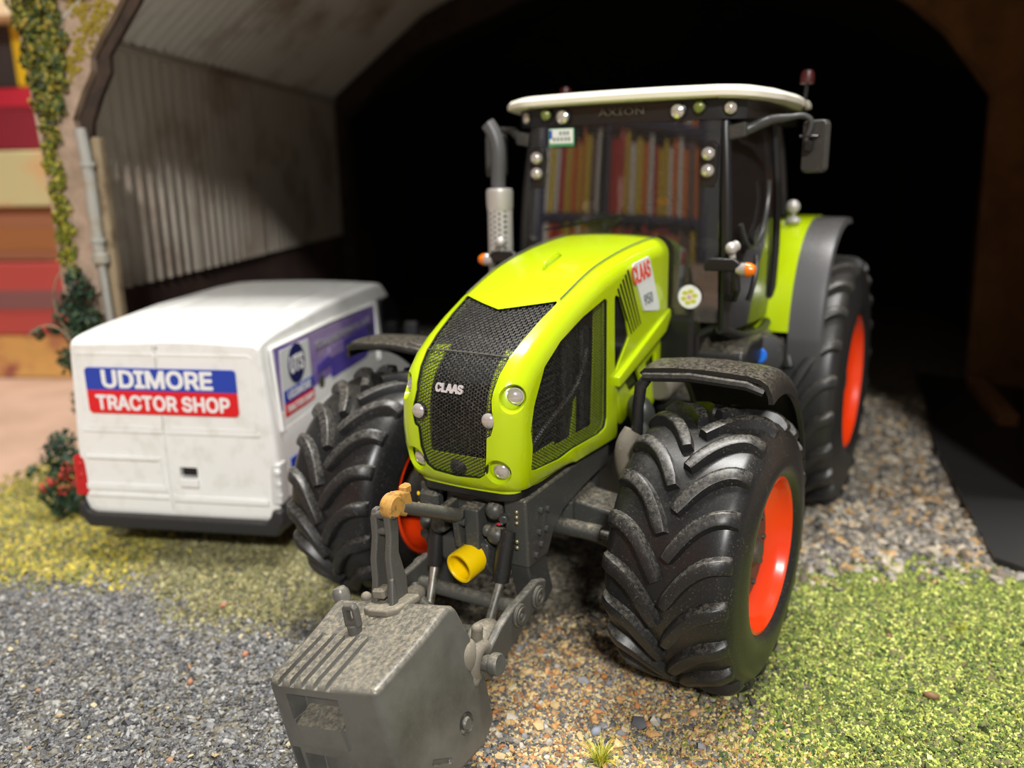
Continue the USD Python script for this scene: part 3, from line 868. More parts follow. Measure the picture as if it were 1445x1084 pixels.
bc_ = Thing("bookcase", "dark blue bookcase facing the tractor's windscreen across the desk", "bookcase", bk(0, 0, -20))
paint("bookcase_blue", lin(40, 44, 78), 0.6)
SHZ = [-20, -11.5, -3.8, 3.9, 11.6, 19.3]
for z in SHZ:
    bc_.part("shelf", obox(bk(3, 0, z), BX, BY, SZ, 6, 31, 0.7, 0.03), "bookcase_blue", smooth=False)
for y in (-15.4, -2.2, 15.4):
    bc_.part("upright", obox(bk(3, y, 0), BX, BY, SZ, 6, 0.8, 40, 0.03), "bookcase_blue", smooth=False)
bc_.part("back_panel", obox(bk(5.8, 0, 0), BX, BY, SZ, 0.3, 31, 40, 0.03), "bookcase_blue", smooth=False)
SP = [(206, 40, 40), (214, 176, 40), (226, 214, 200), (180, 30, 36), (222, 190, 60), (150, 40, 40), (230, 120, 40), (214, 206, 196), (120, 90, 80), (196, 60, 50)]
for i, c in enumerate(SP):
    paint(f"spine_{'abcdefghij'[i]}", lin(*c), 0.4)
br = np.random.default_rng(21)
for zi in range(1, 5):
    y = -14.8
    while y < 14.6:
        w = br.uniform(0.6, 1.3)
        if y < -2.2 < y + w + 0.5:
            y = -1.7
            continue
        if y + w > 14.8:
            break
        h = br.uniform(5.6, 6.9)
        z0 = SHZ[zi] + 0.36
        k = int(br.integers(10))
        single("book", obox(bk(2.6, y + w / 2, z0 + h / 2), BX, BY, SZ, 4.4, w * 0.97, h, 0.05), f"spine_{'abcdefghij'[k]}", "bright spined volume on the bookcase, seen only mirrored in the windscreen", "book", "mirrored bookcase volumes", smooth=False)
        y += w

# ================================================================ the tractor
WB, TF, TR, RF, RR, WF, WR = 3.144, 1.112, 1.075, 0.805, 1.082, 0.73, 0.68
tr = Thing("tractor", "lime green model tractor with black cab, white roof and red wheel centres", "tractor", (1.6, 0, 0))
from scipy.interpolate import PchipInterpolator  # noqa: E402


def tyre(R, w, rim, nl, lug_h, phase=0.0):
    R0 = R - lug_h
    H = R0 - rim
    half = np.array([(0, R0), (0.15 * w, R0 - 0.002), (0.30 * w, R0 - 0.008), (0.40 * w, R0 - 0.024), (0.445 * w, R0 - 0.050), (0.472 * w, R0 - 0.24 * H), (0.492 * w, R0 - 0.42 * H), (0.508 * w, R0 - 0.60 * H), (0.512 * w, R0 - 0.76 * H), (0.500 * w, R0 - 0.90 * H), (0.478 * w, rim + 0.010), (0.455 * w, rim - 0.002)])
    s = np.r_[0, np.cumsum(np.hypot(*np.diff(half, axis=0).T))]
    fy, fr = PchipInterpolator(s, half[:, 0]), PchipInterpolator(s, half[:, 1])
    ss = np.linspace(0, s[-1], 22)
    prof = [(fr(t), -fy(t)) for t in ss[::-1]] + [(fr(t), fy(t)) for t in ss[1:]]
    prof += [(rim - 0.011, 0.45 * w), (rim - 0.011, -0.45 * w)]
    body = lathe(prof, (0, 0, 0), (0, 1, 0), 96, closed=True)
    ms = []
    smax = float(np.interp(0.458 * w, half[:8, 0], s[:8]))
    pitch = 2 * np.pi / nl
    K = 12
    for side in (-1, 1):
        for i in range(nl):
            th0 = phase + pitch * (i + (0.5 if side > 0 else 0.0))
            rows = []
            tt = np.linspace(0, 1, K)
            sv = 0.018 + (smax - 0.018) * tt
            dl = 0.36
            ang = th0 + dl * (1 - (1 - np.clip(tt * 1.04, 0, 1)) ** 2.3)
            for k in range(K):
                y, r = float(fy(sv[k])), float(fr(sv[k]))
                dy, dr = float(fy(min(sv[k] + 1e-3, smax)) - y), float(fr(min(sv[k] + 1e-3, smax)) - r)
                n2 = unit([-dr, dy]) if (abs(dy) + abs(dr)) > 1e-9 else np.array([0.7, 0.7])
                er = np.array([math.cos(ang[k]), 0, math.sin(ang[k])])
                et = np.array([-math.sin(ang[k]), 0, math.cos(ang[k])])
                P = er * r + np.array([0, side * y, 0])
                nrm = unit(er * n2[1] + np.array([0, side * n2[0], 0]))
                da = (ang[min(k + 1, K - 1)] - ang[max(k - 1, 0)]) * r
                ds = sv[min(k + 1, K - 1)] - sv[max(k - 1, 0)]
                sd = unit(np.array([0, side * dy, 0]) + er * dr) if k < K - 1 else sd
                tang = unit(sd * ds + et * da)
                b = np.cross(nrm, tang)
                bw = 0.088 if k else 0.072
                bw *= 1.0 + 0.25 * tt[k]
                tw = bw * 0.56
                h = lug_h * (1.0 if 0 < k < K - 2 else 0.96) * (1 - 0.5 * max(0, tt[k] - 0.72) * 3.57)
                e = tang * (0.012 if k == 0 else (-0.012 if k == K - 1 else 0))
                bt = tw * 0.18
                rows.append([P - b * bw / 2 - nrm * 0.015, P - b * (tw / 2 + bt * 0.6) + nrm * (h - bt * 0.6) + e, P - b * (tw / 2 - bt) + nrm * h + e, P + b * (tw / 2 - bt) + nrm * h + e, P + b * (tw / 2 + bt * 0.6) + nrm * (h - bt * 0.6) + e, P + b * bw / 2 - nrm * 0.015])
            v = np.array(rows).reshape(-1, 3)
            f = []
            for k in range(K - 1):
                for c in range(6):
                    a, b_ = k * 6 + c, k * 6 + (c + 1) % 6
                    f += [(a, b_, b_ + 6), (a, b_ + 6, a + 6)]
            for c in range(1, 5):
                f.append((0, c + 1, c))
                f.append(((K - 1) * 6, (K - 1) * 6 + c, (K - 1) * 6 + c + 1))
            m = T(v, f)
            if m.volume < 0:
                m.invert()
            ms.append(m)
    return body, ms


def rim_meshes(rim, w, big):
    """Outer face towards +y."""
    o = 0.455 * w
    red = lathe([(rim + 0.006, o - 0.01), (rim + 0.002, o + 0.006), (rim - 0.016, o + 0.010), (rim - 0.028, o - 0.010), (rim - 0.038, o - 0.045), (rim - 0.058, o - 0.080), (rim * 0.78, o - 0.105), (rim * 0.72, o - 0.118), (rim * 0.66, o - 0.122), (rim * 0.66, o - 0.15), (rim - 0.09, o - 0.145), (rim - 0.06, o - 0.21), (rim - 0.045, -o + 0.06), (rim - 0.03, -o), (rim - 0.016, -o - 0.012), (rim + 0.006, -o - 0.004), (rim - 0.012, -o + 0.03), (rim - 0.012, o - 0.04)], (0, 0, 0), (0, 1, 0), 72, closed=True)
    hub = [lathe([(0, o - 0.095), (rim * 0.30, o - 0.095), (rim * 0.33, o - 0.105), (rim * 0.64, o - 0.108), (rim * 0.69, o - 0.116), (rim * 0.69, o - 0.145), (0, o - 0.145)], (0, 0, 0), (0, 1, 0), 40)]
    nuts = [cyl((rim * 0.52 * math.cos(t), o - 0.12, rim * 0.52 * math.sin(t)), (rim * 0.52 * math.cos(t), o - 0.09, rim * 0.52 * math.sin(t)), 0.016, n=6) for t in np.arange(10) * 2 * np.pi / 10]
    cap = [cyl((0, o - 0.11, 0), (0, o - 0.05, 0), rim * 0.2, rim * 0.17, 24)]
    return red, cat(hub, nuts), cat(cap)


tf_m, trr_m = tyre(RF, WF, 0.44, 20, 0.052, 0.1), tyre(RR, WR, 0.57, 22, 0.058, 0.0)
for side in (1, -1):
    for (x, yy, R, w, rim, tm, mt, kind) in ((WB, TF, RF, WF, 0.44, tf_m, "rubber", "front"), (0.0, TR, RR, WR, 0.57, trr_m, "rubber_far", "rear")):
        M4 = trimesh.transformations.rotation_matrix(math.radians(-3.0) if kind == "front" else 0.0, (0, 0, 1))   # the front wheels are turned a little
        M4[:3, 3] = (x, side * yy, R)
        fl_ = (lambda m: m) if side > 0 else flip
        p = tr.part("tyre", place(fl_(tm[0]), M4), mt, smooth=32, label=f"{kind} tyre with deep chevron lugs")
        for lg in tm[1]:
            tr.part("tread_lug", place(fl_(lg), M4), "lug_rubber" if kind == "front" else "lug_far", under=p, smooth=45)
        red, hub, cp = rim_meshes(rim, w, kind == "rear")
        tr.part("rim", place(fl_(red), M4), "rim_red", under=p, smooth=40)
        tr.part("hub", place(fl_(hub), M4), "hub_dark", under=p, smooth=35)
        tr.part("hub_cap", place(fl_(cp), M4), "hub_dark", under=p, smooth=35)

# ---------------------------------------------------------------- bonnet
ST = [  # profile point (x, z), spine point x (z = 1.22), half-width, corner radius
    ((4.03, 1.268), 3.45, 0.340, 0.13), ((4.072, 1.305), 3.44, 0.357, 0.14), ((4.098, 1.38), 3.43, 0.368, 0.145), ((4.118, 1.48), 3.42, 0.375, 0.15), ((4.122, 1.60), 3.41, 0.378, 0.15), ((4.112, 1.72), 3.40, 0.378, 0.15),
    ((4.085, 1.82), 3.38, 0.378, 0.15), ((4.035, 1.90), 3.36, 0.378, 0.145), ((3.955, 1.972), 3.34, 0.380, 0.14), ((3.84, 2.04), 3.30, 0.382, 0.13), ((3.66, 2.125), 3.22, 0.386, 0.125), ((3.46, 2.205), 3.12, 0.390, 0.12),
    ((3.28, 2.265), 3.02, 0.394, 0.12), ((3.08, 2.325), 2.90, 0.398, 0.12), ((2.85, 2.37), 2.74, 0.402, 0.12), ((2.60, 2.405), 2.54, 0.408, 0.12), ((2.30, 2.432), 2.27, 0.414, 0.12), ((2.03, 2.445), 2.03, 0.418, 0.12)]


def bonnet_loft(t, extra_z=0.0, rear=0.0):
    secs = []
    for i, ((cx, cz), qx, w, rc) in enumerate(ST):
        C, Q = np.array([cx, cz]), np.array([qx, 1.263])
        N = unit(C - Q)
        if i == 0:
            C, Q = C - np.array([0, extra_z]), Q - np.array([0, extra_z])
        else:
            Q = Q - np.array([0, extra_z])
        C = C - N * t
        if i == len(ST) - 1:
            C, Q = C - np.array([rear, 0]), Q - np.array([rear, 0])
        R = np.linalg.norm(C - Q)
        N = (C - Q) / R
        w, rc = w - t, max(rc - t, 0.03)
        pts = [(w, v) for v in np.linspace(0, R - rc, 7)]
        for a in np.linspace(0, np.pi / 2, 9)[1:]:
            pts.append((w - rc + rc * math.cos(a), R - rc + rc * math.sin(a) - 0.0))
        for y in np.linspace(w - rc, 0, 7)[1:]:
            pts.append((y, R + 0.014 * (1 - (y / (w - rc)) ** 2)))
        pts += [(-y, v) for y, v in pts[-2::-1]]
        secs.append([[Q[0] + N[0] * v, y, Q[1] + N[1] * v] for y, v in pts])
    g = np.array(secs)
    n, k = g.shape[:2]
    v = g.reshape(-1, 3)
    i, j = np.meshgrid(np.arange(n - 1), np.arange(k), indexing="ij")
    q = np.stack([i * k + j, i * k + (j + 1) % k, (i + 1) * k + (j + 1) % k, (i + 1) * k + j], -1).reshape(-1, 4)
    v = np.vstack([v, g[0].mean(0), g[-1].mean(0)])
    jj = np.arange(k)
    c0 = np.stack([np.full(k, n * k), (jj + 1) % k, jj], 1)
    c1 = np.stack([np.full(k, n * k + 1), (n - 1) * k + jj, (n - 1) * k + (jj + 1) % k], 1)
    m = T(v, np.vstack([q[:, [0, 1, 2]], q[:, [0, 2, 3]], c0, c1]))
    if m.volume < 0:
        m.invert()
    return man(m)


def mp(poly, t0, t1, fr):
    m = prism(poly, t0, t1, fr)
    if m.volume < 0:
        m.invert()
    return man(m)


def both(poly, y0, y1):
    return mp(poly, y0, y1, "xz") + mp(poly, -y1, -y0, "xz")


def smooth_poly(p, r=0.02):
    return sg.Polygon(p).buffer(-r, 5).buffer(2 * r, 5).buffer(-r, 5)


L0, L1, L2, L3 = bonnet_loft(0.0), bonnet_loft(0.035, 0.3, 0.2), bonnet_loft(0.010), bonnet_loft(0.018, 0.3, 0.2)
GR = [(0.0, 1.335), (0.145, 1.345), (0.185, 1.375), (0.207, 1.48), (0.214, 1.585), (0.238, 1.60), (0.255, 1.665), (0.240, 1.73), (0.232, 1.78), (0.243, 1.88), (0.258, 1.975), (0.278, 2.09), (0.300, 2.20)]
GRP = GR + [(0.02, 2.160), (0.0, 2.157), (-0.02, 2.160)] + [(-y, z) for y, z in GR[::-1]][:-1]
SW = [(3.945, 1.38), (3.935, 1.50), (3.955, 1.60), (3.915, 1.72), (3.80, 1.905), (3.62, 2.01), (3.35, 2.10), (3.06, 2.165), (3.02, 2.14), (3.005, 1.42), (3.03, 1.365), (3.12, 1.347), (3.45, 1.352), (3.62, 1.342), (3.76, 1.352), (3.88, 1.362)]
TW = [(2.925, 2.17), (2.905, 1.67), (2.69, 1.87), (2.73, 1.98), (2.84, 2.14)]
grille_cut = mp(smooth_poly(GRP, 0.012), 3.15, 4.4, "yz")
side_cut, tri_cut = both(smooth_poly(SW), 0.22, 0.7), both(smooth_poly(TW), 0.22, 0.7)
low_cut = mp([(2.86, 0.9), (2.86, 1.59), (2.80, 1.63), (2.0, 1.865), (1.5, 1.98), (1.5, 0.9)], -1, 1, "xz")
shell = L0 - L1
OL = np.array([4.042, 0.334, 1.790])    # outer lamp, set in the lime cheek
LL = np.array([4.082, 0.258, 1.392])    # lower lamp
UL = np.array([4.105, 0.218, 1.672])    # lamp at the grille's edge
sock = None
for s_ in (1, -1):
    for P0, d, r in ((OL, (0.85, 0.42, 0.1), 0.062), (LL, (0.95, 0.15, -0.05), 0.058)):
        P1 = P0 * np.array([1, s_, 1])
        d = unit(np.array(d) * np.array([1, s_, 1]))
        c = man(cyl(P1 - d * 0.06, P1 + d * 0.2, r * 0.80, r * 2.5, 24, 0.02))
        sock = c if sock is None else sock + c
shell = shell - grille_cut - side_cut - tri_cut - low_cut - sock
bon = tr.part("bonnet", unman(shell), "lime_paint", smooth=32)
ring_ = L2 - L3
gsm = unman((ring_ ^ grille_cut) - low_cut)
tr.part("front_screen", gsm, "grille_screen", under=bon, smooth=30)
for s_ in (1, -1):
    hb = mp([(1, 0), (5, 0), (5, 3), (1, 3)], *((0, 1) if s_ > 0 else (-1, 0)), "xz")
    tr.part("side_screen", unman(ring_ ^ side_cut ^ hb), "side_screen", under=bon, smooth=30)
    tr.part("quarter_light", unman(ring_ ^ tri_cut ^ hb), "dark_glass", under=bon, smooth=30)
# black rubber line round the screens
def outline(poly, fr_, dep, w, loft):
    g = smooth_poly(poly, 0.012)
    return (loft ^ (mp(g.buffer(w), *dep, fr_) - mp(g.buffer(-w), *dep, fr_)))


rimA = bonnet_loft(0.006) - bonnet_loft(0.022, 0.3, 0.2)
tr.part("screen_seal", unman(outline(GRP, "yz", (3.15, 4.4), 0.006, rimA)), "black_clean", under=bon, smooth=False)
tr.part("screen_seal", unman(outline(SW, "xz", (0.22, 0.7), 0.006, rimA)), "black_clean", under=bon, smooth=False)
tr.part("screen_seal", unman(outline(SW, "xz", (-0.7, -0.22), 0.006, rimA)), "black_clean", under=bon, smooth=False)
# seam across the grille, and the fine seams along the bonnet's top edges
tr.part("grille_seam", tube([(3.952, y, 1.978 - 0.3 * abs(y) ** 3) for y in np.linspace(-0.25, 0.25, 14)], 0.005, 6), "link_grey", under=bon)
for s_ in (1, -1):
    e = []
    for (c, q_, w, rc) in ST[11:]:
        e.append((c[0], s_ * (w - 0.085), c[1] + 0.006))
    tr.part("bonnet_seam", tube(curve(e, 20), 0.004, 5), "link_grey", under=bon)
# handle on the bonnet's top
tr.part("grab_handle", tube(curve([(3.13, 0.035, 2.31), (3.125, 0.035, 2.36), (3.08, 0.03, 2.375), (2.9, 0.015, 2.40), (2.86, 0.012, 2.385)], 14), 0.008, 8), "lime_paint", under=bon)
# what is behind the screens: radiator pack, engine
lin_ = bonnet_loft(0.046, 0.3, 0.2) - bonnet_loft(0.056, 0.3, 0.2)
lm = mp([(-1, 0), (1, 0), (1, 1.45), (-1, 1.45)], 3.6, 4.4, "yz") + mp([(-1, 0), (-0.165, 0), (-0.165, 2.1), (-1, 2.1)], 3.3, 4.4, "yz") + mp([(0.185, 0), (1, 0), (1, 2.1), (0.185, 2.1)], 3.6, 4.4, "yz")
tr.part("bonnet_liner", unman((lin_ - mp([(2, 0.5), (4.5, 0.5), (4.5, 1.25), (2, 1.25)], -1, 1, "xz")) ^ (lm - mp([(3.2, 1.43), (3.85, 1.43), (3.85, 2.4), (3.2, 2.4)], -1, 1, "xz") + mp([(2.95, 1.2), (3.135, 1.2), (3.10, 2.3), (2.95, 2.3)], -1, 1, "xz") + mp([(2.95, 1.2), (3.9, 1.2), (3.9, 1.41), (2.95, 1.40)], -1, 1, "xz"))), "lime_paint", under=bon, smooth=32)
inner_b = bonnet_loft(0.11, 0.0, 0.0)
eng = inner_b ^ mp([(2.1, 1.3), (3.93, 1.42), (3.90, 1.80), (3.6, 2.0), (2.1, 2.3)], -0.28, 0.28, "xz")
tr.part("radiator", unman(eng), "black_clean", smooth=30)
for i in range(16):
    z = 1.40 + i * 0.038
    tr.part("radiator_fin", box(3.50, 3.90 - 0.25 * max(0, z - 1.75), 0.265, 0.292, z, z + 0.014, 0.003), "frame_grey", smooth=False, kind=None) if i < 16 else None
for (x, w_) in ((3.40, 0.12), (3.16, 0.1)):
    tr.part("engine_block", box(x - w_, x, 0.24, 0.30, 1.36, 2.0, 0.02), "frame_grey", smooth=False)
tr.part("hose", tube(curve([(3.85, 0.30, 1.42), (3.6, 0.315, 1.55), (3.3, 0.315, 1.66), (3.1, 0.30, 1.86)], 16), 0.022, 8), "black_plastic")
tr.part("inner_brace", prism([(3.28, 1.34), (3.36, 1.34), (3.27, 1.62)], 0.29, 0.31, "xz"), "lime_paint", smooth=False)
tr.part("fan_boss", cyl((4.06, 0.0, 1.385), (4.085, 0.0, 1.375), 0.05, 0.045, 24), "frame_grey", under=bon)


def lamp(P0, d, r, mat_="lens", under=bon, label=None, ringm="silver"):
    d = unit(d)
    p = tr.part("headlamp", [lathe([(0, -0.02), (r, -0.02), (r, 0.004), (r * 0.8, 0.014), (r * 0.45, 0.02), (0, 0.022)], P0, d, 26)], mat_, under=under, label=label)
    tr.part("bezel", ring(np.asarray(P0) - d * 0.02, d, r * 0.99, r * 1.16, 0.018, 26), ringm, under=under)


for s_ in (1, -1):
    f3 = np.array([1, s_, 1])
    lamp(UL * f3 + np.array([0.0, 0, 0]), (0.97, 0.12 * s_, 0.05), 0.040, ringm="black_clean")
    lamp(OL * f3 - unit(np.array([0.85, 0.42 * s_, 0.1])) * 0.036, np.array([0.85, 0.42 * s_, 0.1]), 0.041)
    lamp(LL * f3 - unit(np.array([0.95, 0.15 * s_, -0.05])) * 0.032, np.array([0.95, 0.15 * s_, -0.05]), 0.042)
# wordmark on the grille
tr.part("wordmark", text("CLAAS", 0.042, (4.108, -0.098, 1.795), (0, 1, 0), (-0.30, 0, 0.95), 0.010, True, width=0.168, heavy=0.05), "logo_silver", under=bon, smooth=False)
# rear side panels: louvres and the white decal
def side_pt(x, z, s_=1, out=0.0):
    w = np.interp(x, [c[0][0] for c in ST[::-1]], [c[2] for c in ST[::-1]])
    return np.array([x, s_ * (w + out), z])


for s_ in (1, -1):
    for i in range(5):
        t = i / 4
        a, b = np.array([2.885 - 0.036 * i, 2.20 + 0.024 * i]), np.array([2.655 - 0.036 * i, 1.885 + 0.010 * i])
        d = unit(np.r_[b - a, 0][[0, 2, 1]])
        m = (side_pt(*a, s_, 0.001) + side_pt(*b, s_, 0.001)) / 2
        tr.part("louvre", obox(m, d, np.array([0, 1.0, 0]), np.cross(d, [0, 1.0, 0]), float(np.linalg.norm(b - a)), 0.008, 0.013, 0.002), "black_clean", under=bon, smooth=False)
    dq = sg.Polygon([(2.70, 2.325), (2.40, 2.350), (2.17, 1.965), (2.47, 2.005)]).buffer(-0.02).buffer(0.02, 4)
    y_ = 0.4105
    tr.part("decal", prism(dq, *((y_, y_ + 0.008) if s_ > 0 else (-y_ - 0.008, -y_)), "xz"), "paper", under=bon, smooth=False)
    if s_ > 0:
        tr.part("decal_name", text("CLAAS", 0.115, (2.665, y_ + 0.009, 2.195), (-1, 0, 0.10), (0.42, 0, 1), 0.003, True, width=0.30), "paper_red", under=bon, smooth=False)
        tr.part("decal_number", text("950", 0.075, (2.465, y_ + 0.009, 2.04), (-1, 0, 0.05), (0.42, 0, 1), 0.003, True, width=0.15), "paper_grey", under=bon, smooth=False)
# lower rear brackets in lime: the diagonal sill and the slotted plate below it
for s_ in (1, -1):
    y0, y1 = (0.37, 0.425) if s_ > 0 else (-0.425, -0.37)
    tr.part("sill_bar", bprism([(2.92, 1.66), (2.90, 1.59), (2.08, 1.80), (1.98, 1.90), (2.0, 1.955)], y0, y1 + 0.01 * s_ if s_ > 0 else y1, 0.012), "lime_paint", smooth=35)
    pl_ = [[(2.80, 1.58), (2.0, 1.80), (1.98, 1.42), (2.16, 1.28), (2.56, 1.33), (2.72, 1.30)], [(2.66, 1.57), (2.46, 1.625), (2.36, 1.50), (2.56, 1.47)], [(2.30, 1.62), (2.10, 1.67), (2.08, 1.50), (2.22, 1.47)]]
    yy = 0.37 * s_
    tr.part("slotted_plate", bprism(pl_, min(yy, yy - 0.03 * s_), max(yy, yy - 0.03 * s_), 0.006), "lime_paint", smooth=35)
tr.part("engine_side", box(2.0, 2.88, -0.33, 0.33, 1.1, 1.7, 0.02), "black_clean", smooth=False)

# ---------------------------------------------------------------- front support, axle, linkage
FG, LG, BP = "frame_grey", "link_grey", "black_plastic"
# collar right under the bonnet's rim, then the cast support with its flared sides
gk = sg.box(2.9, -0.325, 4.02, 0.325).buffer(-0.13).buffer(0.13, 8)
tr.part("bonnet_gasket", bprism(list(gk.exterior.coords)[:-1], 1.20, 1.285, 0.012, "xy"), "black_clean", smooth=35)
fs = tr.part("front_support", [bprism([(3.96, 1.21), (2.85, 1.235), (2.85, 1.08), (3.25, 1.04), (3.50, 0.99), (3.62, 0.92), (3.70, 0.80), (3.93, 0.80)], -0.345, -0.20, 0.02),
                               bprism([(3.96, 1.21), (2.85, 1.235), (2.85, 1.08), (3.25, 1.04), (3.50, 0.99), (3.62, 0.92), (3.70, 0.80), (3.93, 0.80)], 0.20, 0.345, 0.02),
                               box(3.0, 3.92, -0.21, 0.21, 0.82, 1.205, 0.03)], "dark_cast", smooth=30)
for y in (-0.335, 0.335):
    tr.part("support_foot", bprism([(3.93, 0.82), (3.72, 0.82), (3.62, 0.55), (3.70, 0.50), (3.84, 0.52)], min(y, y - 0.12 * np.sign(y)), max(y, y - 0.12 * np.sign(y)), 0.015), FG, smooth=35)
# studs in a row, bolts on the flank
for z in (1.135, 1.105, 1.072, 0.965, 0.93):
    tr.part("stud", sph((3.955, 0.285, z), (0.012, 0.013, 0.013), 1), "brass", under=fs)
for (x, z) in ((3.80, 1.10), (3.72, 1.08), (3.82, 0.98), (3.74, 0.97), (3.80, 0.90), (3.86, 0.86)):
    tr.part("flank_bolt", cyl((x, 0.335, z), (x, 0.362, z), 0.018, n=8), FG, under=fs)
# middle clevis block, valve bodies, hose ends
tr.part("clevis_block", [bprism([(4.03, 1.13), (3.9, 1.15), (3.9, 0.80), (4.02, 0.80)], -0.005, 0.085, 0.012), bprism([(4.08, 1.10), (3.9, 1.13), (3.9, 0.90), (4.05, 0.90)], -0.055, -0.015, 0.012), bprism([(4.08, 1.12), (3.9, 1.14), (3.9, 0.98), (4.07, 0.98)], -0.155, -0.105, 0.012)], "dark_cast", smooth=30)
tr.part("clevis_pin", cyl((4.05, -0.16, 1.06), (4.05, 0.02, 1.06), 0.02, n=14), FG)
tr.part("valve_body", [sph((3.965, 0.155, 1.125), (0.05, 0.052, 0.052), 2), cyl((3.93, 0.155, 1.125), (3.99, 0.155, 1.125), 0.03)], "dark_cast")
tr.part("valve_body", [sph((3.965, 0.165, 0.985), (0.055, 0.06, 0.056), 2), cyl((3.93, 0.165, 0.985), (4.0, 0.165, 0.985), 0.032)], "dark_cast")
tr.part("valve_body", sph((3.98, 0.115, 1.005), (0.035, 0.03, 0.035), 2), "dark_cast")
tr.part("valve_tap", [cyl((3.93, 0.205, 1.09), (3.985, 0.215, 1.085), 0.026, n=8), sph((3.99, 0.205, 1.065), (0.010, 0.018, 0.010), 1)], FG)
tr.part("red_mark", sph((4.0, 0.198, 1.066), (0.008, 0.014, 0.008), 1), "lamp_red")
tr.part("side_valve", [box(3.88, 4.0, -0.33, -0.20, 1.04, 1.17, 0.02), cyl((3.95, -0.25, 1.08), (4.06, -0.25, 1.08), 0.028), sph((4.02, -0.17, 1.0), 0.05, 2), sph((3.98, -0.28, 0.98), 0.045, 2), cyl((3.95, -0.28, 0.92), (4.02, -0.28, 0.92), 0.03)], "dark_cast", smooth=35)
for (y, z) in ((-0.322, 1.15), (-0.322, 1.085)):
    tr.part("yellow_mark", sph((4.0, y, z), (0.006, 0.010, 0.013), 1), "yellow_plastic")
tr.part("lower_cover", bprism([(4.0, 0.93), (3.85, 0.95), (3.85, 0.72), (3.95, 0.72), (4.01, 0.80)], -0.18, 0.13, 0.02), FG, smooth=35)
# the yellow cover of the front power take-off
D_ = unit(np.array([0.97, -0.18, -0.16]))
P0 = np.array([3.87, 0.055, 0.855])
tr.part("shaft_cover", lathe([(0.080, 0), (0.088, 0.16), (0.090, 0.235), (0.088, 0.25), (0.076, 0.25), (0.068, 0.238), (0.060, 0.05), (0, 0.04)], P0, D_, 36), "yellow_plastic", smooth=40, label="open yellow plastic tube over the drive shaft")
# lift rams: black boot above, bright rod below
for s_ in (1, -1):
    p = tr.part("lift_ram", tube([(3.955, 0.232 * s_, 1.02), (3.985, 0.222 * s_, 0.90), (4.02, 0.215 * s_, 0.745)], [0.044, 0.048, 0.046], 14), BP)
    tr.part("ram_rod", cyl((4.015, 0.216 * s_, 0.76), (4.115, 0.196 * s_, 0.54), 0.027, 0.025, 16), "chrome", under=p, label="bright steel rod of the lift ram")
# lower link arms with their bosses, cross tube
for s_ in (1, -1):
    y0, y1 = sorted((0.335 * s_, 0.385 * s_))
    p = tr.part("link_arm", bprism([(3.80, 0.70), (3.90, 0.735), (4.02, 0.72), (4.18, 0.70), (4.30, 0.66), (4.40, 0.60), (4.50, 0.56), (4.51, 0.46), (4.40, 0.42), (4.22, 0.48), (4.02, 0.55), (3.84, 0.60)], y0, y1, 0.014), LG, smooth=35)
    for (x, z, r) in ((3.93, 0.655, 0.062), (4.135, 0.645, 0.062)):
        tr.part("pivot_boss", [cyl((x, 0.385 * s_, z), (x, 0.405 * s_, z), r, n=24), ring((x, 0.405 * s_, z), (0, s_, 0), r * 0.45, r * 0.78, 0.010), sph((x, 0.405 * s_, z), (r * 0.3, 0.012, r * 0.3), 1)], LG, under=p)
    tr.part("link_hook", [tube(curve([(4.43, 0.36 * s_, 0.60), (4.50, 0.36 * s_, 0.63), (4.54, 0.36 * s_, 0.58), (4.53, 0.36 * s_, 0.50)], 10), 0.04, 10), cyl((4.46, 0.33 * s_, 0.62), (4.47, 0.345 * s_, 0.72), 0.032, 0.028, 14), sph((4.47, 0.345 * s_, 0.725), 0.030, 1)], "dusty", under=p)
tr.part("cross_tube", [cyl((4.0, -0.34, 0.60), (4.0, 0.34, 0.60), 0.042, n=18), tube(curve([(4.08, -0.32, 0.62), (4.15, -0.2, 0.56), (4.16, 0.2, 0.52), (4.10, 0.32, 0.58)], 16), 0.03, 10)], LG)
tr.part("felt_dust", [sph((4.25, 0.24, 0.56), (0.12, 0.07, 0.06), 2), sph((4.34, 0.28, 0.55), (0.09, 0.06, 0.075), 2), sph((4.15, -0.28, 0.60), (0.09, 0.06, 0.05), 2)], "dusty")
# top link with its hook end
WM = np.array([4.58, -0.055, 1.335])          # the hook's ball in the weight's mast
ax_ = unit(np.array([4.06, -0.02, 1.10]) - WM)
tl = tr.part("top_link", tube([np.array([4.06, -0.02, 1.10]), WM - ax_ * -0.30, WM + ax_ * 0.07], [0.036, 0.036, 0.033], 14), LG)
tr.part("hook_end", [cyl(WM - np.array([0, 0.035, 0]), WM + np.array([0, 0.035, 0]), 0.062, n=26), bprism([(4.60, 1.34), (4.56, 1.40), (4.46, 1.375), (4.44, 1.30), (4.50, 1.25), (4.57, 1.29)], -0.055 - 0.028, -0.055 + 0.03, 0.012), box(4.44, 4.50, -0.075, -0.03, 1.36, 1.41, 0.01)], "hook_ochre", under=tl, smooth=35, label="ochre hook end of the top link")
